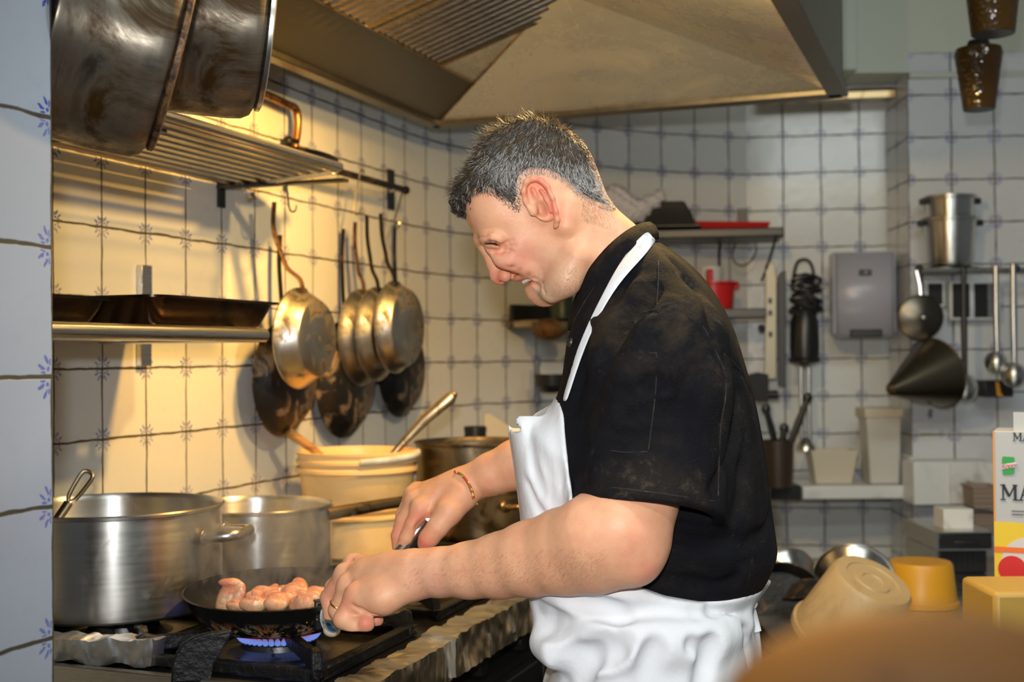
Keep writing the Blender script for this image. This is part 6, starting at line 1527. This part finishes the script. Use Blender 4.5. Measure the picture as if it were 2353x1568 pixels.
# ================================================================== right hand counter and washing-up
HC = CAMH-.57
ct = thing('counter', 'steel counter under the upturned tubs at the right', 'counter', (1.35, 2.9, 0))
TB((.52, 1.75, HC-.04), (2.6, 3.52, HC)).build('top', M_STEEL, ct, world=True, bevel=.003); TB((.60, 1.85, 0), (2.55, 3.48, HC-.04)).build('cabinet', M_DARK, ct, world=True)
ap = thing('steel_appliance', 'black and steel appliance between the yellow tub and the starch box', 'appliance', (at(2222,1300,3.2).x, 3.30, HC+.001))
wA = (at(2286,1300,3.2).x-at(2160,1300,3.2).x)/2; hA_ = at(2222,1228,3.2).z-HC
TB((-wA+.014,-.05,0), (wA,.18,hA_*.58)).build('lower_body', M_BLACK, ap, bevel=.004)
TB((-wA,-.09,hA_*.64), (wA,.18,hA_)).build('upper_body', M_BLACK, ap, bevel=.004)
TB((-wA-.006,-.095,hA_*.62), (-wA,.18,hA_+.004)).box((-wA,-.095,hA_), (wA,.18,hA_+.004)).box((-wA,-.094,hA_*.60), (wA,-.05,hA_*.64)).box((-wA+.0,-.055,0), (-wA+.012,.18,hA_*.58)).build('steel_trim', M_STEEL, ap)
TB((-.030,-.094,hA_*.74), (.035,-.089,hA_*.82)).build('grip_recess', M_DARK, ap, bevel=.002)
m = MB()
for k in range(6): m.box((-.035+k*.014,-.053,hA_*.08), (-.030+k*.014,-.049,hA_*.45))
m.build('front_slats', M_DARK, ap)
# yellow upturned tub, beige upturned tub
yb = at(2115, 1300, 2.85); hy = at(2115,1290,2.85).z-HC
t = thing('upturned_bucket', 'yellow plastic tub standing upside down on the right counter', 'tub', (yb.x+.0, 2.85, HC+.001))
MB().lathe([(0,hy-.004),(.03,hy-.004),(.05,hy-.001),(.066,hy-.001),(.070,hy-.006),(.079,.012),(.083,.010),(.083,0),(.078,0),(.066,hy-.01),(0,hy-.01)], 56).build('body', M_YEL, t)
R_ = Matrix.Rotation(math.radians(20), 3, 'Y') @ Matrix.Rotation(math.radians(24), 3, 'X'); bq = at(1990, 1365, 2.42)
t = thing('upturned_bucket', 'cloudy beige tub tipped upside down in front of the yellow tub', 'tub', (0,0,0)); t.location = bq; t.rotation_euler = R_.to_euler(); MW[t.name] = Matrix.Translation(bq) @ R_.to_4x4()
M_CLOUD = mat('cloudy_tub', (.46,.33,.17), .45, 0, (.36,.25,.12), 7, sss=.15)
MB().lathe([(0,.030),(.020,.030),(.022,.033),(.034,.033),(.036,.030),(.052,.031),(.054,.034),(.074,.034),(.080,.026),(.100,-.10),(.106,-.10),(.106,-.112),(.096,-.112),(.076,.02),(0,.022)], 64).build('body', M_CLOUD, t)
# steel bowls behind
def bowl(px, py, d, r, label, tilt, m_=M_POT):
    t = thing('steel_bowl', label, 'bowl', at(px, py, d), Matrix.Rotation(tilt[0],3,'X') @ Matrix.Rotation(tilt[1],3,'Y'), 'steel bowls drying on the right counter')
    MB().lathe([(0,-r*.62),(r*.35,-r*.60),(r*.7,-r*.42),(r*.93,-r*.12),(r,0),(r*1.06,.002),(r*1.07,.006),(r*.98,.005),(r*.9,-r*.1),(r*.66,-r*.39),(0,-r*.57)], 56).build('shell', m_, t); return t
bowl(1962, 1332, 2.76, .082, 'large steel bowl on edge behind the beige tub', (-1.15+PI*0, .25))
bowl(1808, 1325, 2.90, .066, 'smaller steel bowl by the chef\'s back on the counter', (-1.2, -.2))
bk = bowl(1870, 1372, 2.66, .062, 'dark bowl in front of the two shiny steel bowls', (PI-.25, .0), M_IRON)
gd = thing('black_pan', 'black pan leaning by the chef\'s hip on the right counter', 'pan', at(1795, 1405, 2.75), Matrix.Rotation(1.25,3,'X'))
MB().lathe([(0,0),(.085,0),(.10,.03),(.103,.03),(.088,-.004),(0,-.004)], 40).build('body', M_IRON, gd)
MB().tube([(-.06,.09,.02), (-.02,.15,.02)], .009).build('handle', M_IRON, gd)
# starch box at the right edge
DB = 2.05; bx0 = at(2287, 1395, DB); bx1 = at(2284, 992, DB); HB_ = bx1.z-bx0.z; WB = .215
sbx = thing('starch_box', 'tall white and yellow cornflour box at the right picture edge', 'box', (bx0.x, DB, HC+.001), -.43)
zb0 = bx0.z-HC
MC = mat('white_card', (.46,.47,.48), .5); 
TB((0, 0, 0), (WB, .10, bx1.z-HC)).build('carton', MC, sbx, bevel=.0015)
MB().box((-.0005,-.0008,0), (.0022,.0,bx1.z-HC)).build('orange_edge', mat('orange_edge', (.75,.28,.02), .5), sbx)
def zpx(y): return at(2300, y, DB).z-HC
def xpx(x): return (at(x, 1200, DB).x-bx0.x)*.93
yp = [(.0, 0), (WB, 0), (WB, zpx(1215)), (.06, zpx(1204)), (.03, zpx(1200)), (0, zpx(1200))]
def dec(poly, mat_, name, off=.0012, par=sbx):
    return MB().prism(poly, 0, .0006, Matrix.Translation((0, -off+.0006, 0)) @ XZ).build(name, mat_, par)
MYL = mat('print_yellow', (.78,.55,.02), .5); MOR = mat('print_orange', (.80,.16,.02), .5); MRD = mat('print_red', (.62,.01,.01), .5); MBK = mat('print_black', (.01,.01,.01), .5); MGR = mat('print_green', (.02,.32,.05), .5); MWH = mat('print_white', (.62,.62,.62), .5)
dec(yp, MYL, 'yellow_print')
cir = lambda cx, cz, r, n=32, sx=1: [(cx+r*sx*math.cos(2*PI*k/n), cz+r*math.sin(2*PI*k/n)) for k in range(n)]
dec(cir(xpx(2362), zpx(1290), .040), MWH, 'white_disc', .0016)
dec([(0, zpx(1270)), (WB, zpx(1270)), (WB, zpx(1257)), (0, zpx(1257))], MOR, 'orange_band', .0020)
dec(cir(xpx(2325), zpx(1307), .0215, sx=1), MRD, 'red_dot', .0024)
# slab-serif lettering
GL = {'M': ([((0,0),(0,1)),((0,1),(.5,.25)),((.5,.25),(1,1)),((1,1),(1,0))], [0,1], [0,1]), 'A': ([((0,0),(.5,1)),((.5,1),(1,0)),((.22,.36),(.78,.36))], [0,1], []),
      'I': ([((.5,0),(.5,1))], [.5], [.5]), 'Z': ([((0,1),(1,1)),((1,1),(0,0)),((0,0),(1,0))], [], []), 'E': ([((0,0),(0,1)),((0,1),(1,1)),((0,.5),(.7,.5)),((0,0),(1,0))], [], []), 'N': ([((0,0),(0,1)),((0,1),(1,0)),((1,0),(1,1))], [0], [0,1])}
def slab(word, x, z, hgt, name, off=.0016):
    m = MB(); cx = x
    for ch in word:
        w = {'I': .16, 'M': .72, 'A': .62, 'Z': .5, 'E': .45, 'N': .62}[ch]*hgt; seg, fb, ft = GL[ch]
        for (x0, y0), (x1, y1) in seg:
            a = Vector((cx+x0*w, z+y0*hgt)); b = Vector((cx+x1*w, z+y1*hgt)); d = (b-a).normalized(); thin = .045 if abs(d.y) < .2 else (.05 if d.y > .2 and ch in 'MA' else .085)
            n = Vector((-d.y, d.x))*hgt*thin; m.prism([tuple(a+n), tuple(a-n), tuple(b-n), tuple(b+n)], 0, .0006, Matrix.Translation((0,-off+.0006,0)) @ XZ)
        for q in fb: m.prism([(cx+q*w-.16*hgt, z), (cx+q*w+.16*hgt, z), (cx+q*w+.16*hgt, z+.07*hgt), (cx+q*w-.16*hgt, z+.07*hgt)], 0, .0007, Matrix.Translation((0,-off+.0006,0)) @ XZ)
        for q in ft: m.prism([(cx+q*w-.16*hgt, z+.93*hgt), (cx+q*w+.14*hgt, z+.93*hgt), (cx+q*w+.14*hgt, z+hgt), (cx+q*w-.16*hgt, z+hgt)], 0, .0007, Matrix.Translation((0,-off+.0006,0)) @ XZ)
        cx += w+.30*hgt
    return m.build(name, MBK, sbx)
slab('MAIZENA', xpx(2306), zpx(1150), zpx(1114)-zpx(1150), 'lettering')
slab('MAIZENA', xpx(2333), zpx(1014), zpx(995)-zpx(1014), 'lettering')
dec([(xpx(2306), zpx(1092)), (xpx(2330), zpx(1090)), (xpx(2333), zpx(1086)), (xpx(2333), zpx(1051)), (xpx(2306), zpx(1050)), (xpx(2304), zpx(1058))], MGR, 'green_logo', .0016)
dec([(xpx(2302), zpx(1080)), (xpx(2335), zpx(1074)), (xpx(2338), zpx(1062)), (xpx(2304), zpx(1068))], MWH, 'logo_band', .0022)
fc = bpy.data.curves.new('logo_word', 'FONT'); fc.body = 'Knorr'; fc.size = .0105; fc.extrude = .0003; fc.shear = .25; fc.align_x = 'CENTER'; fc.align_y = 'CENTER'; fc.space_character = .85
fo = bpy.data.objects.new('logo_word', fc); COL.objects.link(fo); me_ = bpy.data.meshes.new_from_object(fo); bpy.data.objects.remove(fo); fo = bpy.data.objects.new('logo_word', me_); COL.objects.link(fo); fo.parent = sbx; fo.location = (xpx(2320), -.0027, zpx(1071)); fo.rotation_euler = (PI/2, -.12, 0); me_.materials.clear(); me_.materials.append(MRD)
for k, (y, w_) in enumerate(((1175, .03), (1183, .018))): dec([(xpx(2325), zpx(y)), (xpx(2325)+w_, zpx(y)), (xpx(2325)+w_, zpx(y)+.0012), (xpx(2325), zpx(y)+.0012)], MBK, 'small_print_line', .0016)
TB((xpx(2330), .02, bx1.z-HC-.002), (WB-.01, .025, bx1.z-HC+.03)).build('open_flap', MC, sbx)
# yellow tub at the right edge in front
yt = thing('storage_tub', 'yellow square tub in front of the starch box at the right edge', 'tub', (at(2262,1400,1.9).x, 1.86, HC+.001))
hh2 = at(2262,1352,1.9).z-HC
TB((0, 0, 0), (.20, .14, hh2)).build('body', mat('soft_yellow_plastic', (.52,.31,.06), .5), yt, bevel=.008)
MB().ball((.105, .0, hh2-.04), (.03,.006,.022), 16).build('round_mark', mat('cream_label', (.75,.65,.40), .5), yt)
# amber glass lanterns hanging top right
M_AMB = NT('amber_textured_glass'); co = M_AMB.coord('Object'); vz = M_AMB.n('ShaderNodeTexVoronoi'); vz.inputs['Scale'].default_value = 90; M_AMB.t.links.new(co, vz.inputs['Vector'])
M_AMB.P(Base_Color=M_AMB.mix(M_AMB.noise(14, 4, co), (.05,.026,.004), (.11,.05,.008)), Roughness=.12, Transmission_Weight=.35); M_AMB.bump(vz.outputs['Distance'], .5, .003)
def lantern(px, y0, y1, d, r0, r1, label):
    a, b = at(px, y0, d), at(px, y1, d); H_ = a.z-b.z
    t = thing('glass_lantern', label, 'lantern', b, None, 'amber glass lanterns top right')
    MB().lathe([(0,0),(r1,0),(r1*1.02,.004),(r1+(r0-r1)*.85,H_*.80),(r0,H_*.90),(r0*.93,H_),(r0*.6,H_*1.02),(r0*.55,H_*1.0),(r0*.85,H_*.9),(r1*.95,.012),(0,.010)], 48).build('glass', M_AMB.m, t)
    MB().lathe([(0,-.001),(r1*.98,-.001),(r1,.003),(r1,.016),(r1*.98,.016)], 40).build('base_ring', M_BLACK, t)
    MB().lathe([(0,H_*1.14),(r0*.42,H_*1.13),(r0*.5,H_*1.05),(r0*.55,H_*1.0),(0,H_*1.0)], 32).build('top_cap', M_BLACK, t); return t
def zk(v): return v
t = lantern(2250, 112, 252, 3.0, .056, .037, 'lower amber glass lantern hanging at the top right')
MB().tube([at(2250,100,3.0), at(2238,60,2.98), at(2236,-420,2.98)], .004, 8).build('hanging_rod', M_BLACK, t, world=True)
t = lantern(2282, -70, 78, 2.7, .060, .045, 'upper amber glass lantern cut by the top picture edge')
MB().tube([at(2282,-80,2.7), at(2282,-500,2.7)], .004, 8).build('hanging_rod', M_BLACK, t, world=True)
# very near, out of focus brown shape, unidentified and built as a bowl
wbx = thing('wooden_bowl', 'blurred orange-brown rounded wooden bowl right in front of the lens', 'bowl', (0,0,0))
bc_ = P(2120, 1640, .30); wbx.location = bc_; MW[wbx.name] = Matrix.Translation(bc_)
MB().ball((0,0,-.003), (.050,.030,.0275), 48).build('shell', mat('orange_brown_wood', (.26,.10,.015), .65, 0, (.18,.06,.01), 30), wbx, angle=180)
MB().box((-.02,-.02,-.60), (.02,.02,-.02)).build('stand', M_BLACK, wbx)

# ================================================================== steam over the pan
gV = bpy.data.materials.new('steam_vapour'); gV.use_nodes = True; nt = gV.node_tree; nt.nodes.remove(nt.nodes['Principled BSDF'])
vs_ = nt.nodes.new('ShaderNodeVolumePrincipled'); vs_.inputs['Color'].default_value = (.95,.95,1,1); vs_.inputs['Anisotropy'].default_value = .2
tc = nt.nodes.new('ShaderNodeTexCoord'); mpn = nt.nodes.new('ShaderNodeMapping'); mpn.inputs['Scale'].default_value = (1, 1, .55); nt.links.new(tc.outputs['Object'], mpn.inputs[0])
nz = nt.nodes.new('ShaderNodeTexNoise'); nz.inputs['Scale'].default_value = 24; nz.inputs['Detail'].default_value = 4; nz.inputs['Distortion'].default_value = 1.4; nt.links.new(mpn.outputs[0], nz.inputs['Vector'])
gr = nt.nodes.new('ShaderNodeVectorMath'); gr.operation = 'LENGTH'; mp2 = nt.nodes.new('ShaderNodeMapping'); mp2.inputs['Scale'].default_value = (1/.17, 1/.11, 1/.13); nt.links.new(tc.outputs['Object'], mp2.inputs[0]); nt.links.new(mp2.outputs[0], gr.inputs[0])
fo_ = nt.nodes.new('ShaderNodeMapRange'); fo_.inputs[1].default_value = .35; fo_.inputs[2].default_value = 1.0; fo_.inputs[3].default_value = 1; fo_.inputs[4].default_value = 0; nt.links.new(gr.outputs['Value'], fo_.inputs[0])
r1 = nt.nodes.new('ShaderNodeMapRange'); r1.inputs[1].default_value = .50; r1.inputs[2].default_value = .66; r1.inputs[3].default_value = 0; r1.inputs[4].default_value = 42; nt.links.new(nz.outputs['Fac'], r1.inputs[0])
mu = nt.nodes.new('ShaderNodeMath'); mu.operation = 'MULTIPLY'; nt.links.new(r1.outputs[0], mu.inputs[0]); nt.links.new(fo_.outputs[0], mu.inputs[1]); nt.links.new(mu.outputs[0], vs_.inputs['Density']); nt.links.new(vs_.outputs[0], nt.nodes['Material Output'].inputs['Volume'])
sc0 = P(610, 1275, 1.98); m = MB().ball((0,0,0), (.17,.11,.13), 24); o = m.build('steam', gV); o.location = sc0
tag(o, 'thin grey steam drifting up from the frying pan of chicken', 'steam', kind='stuff')
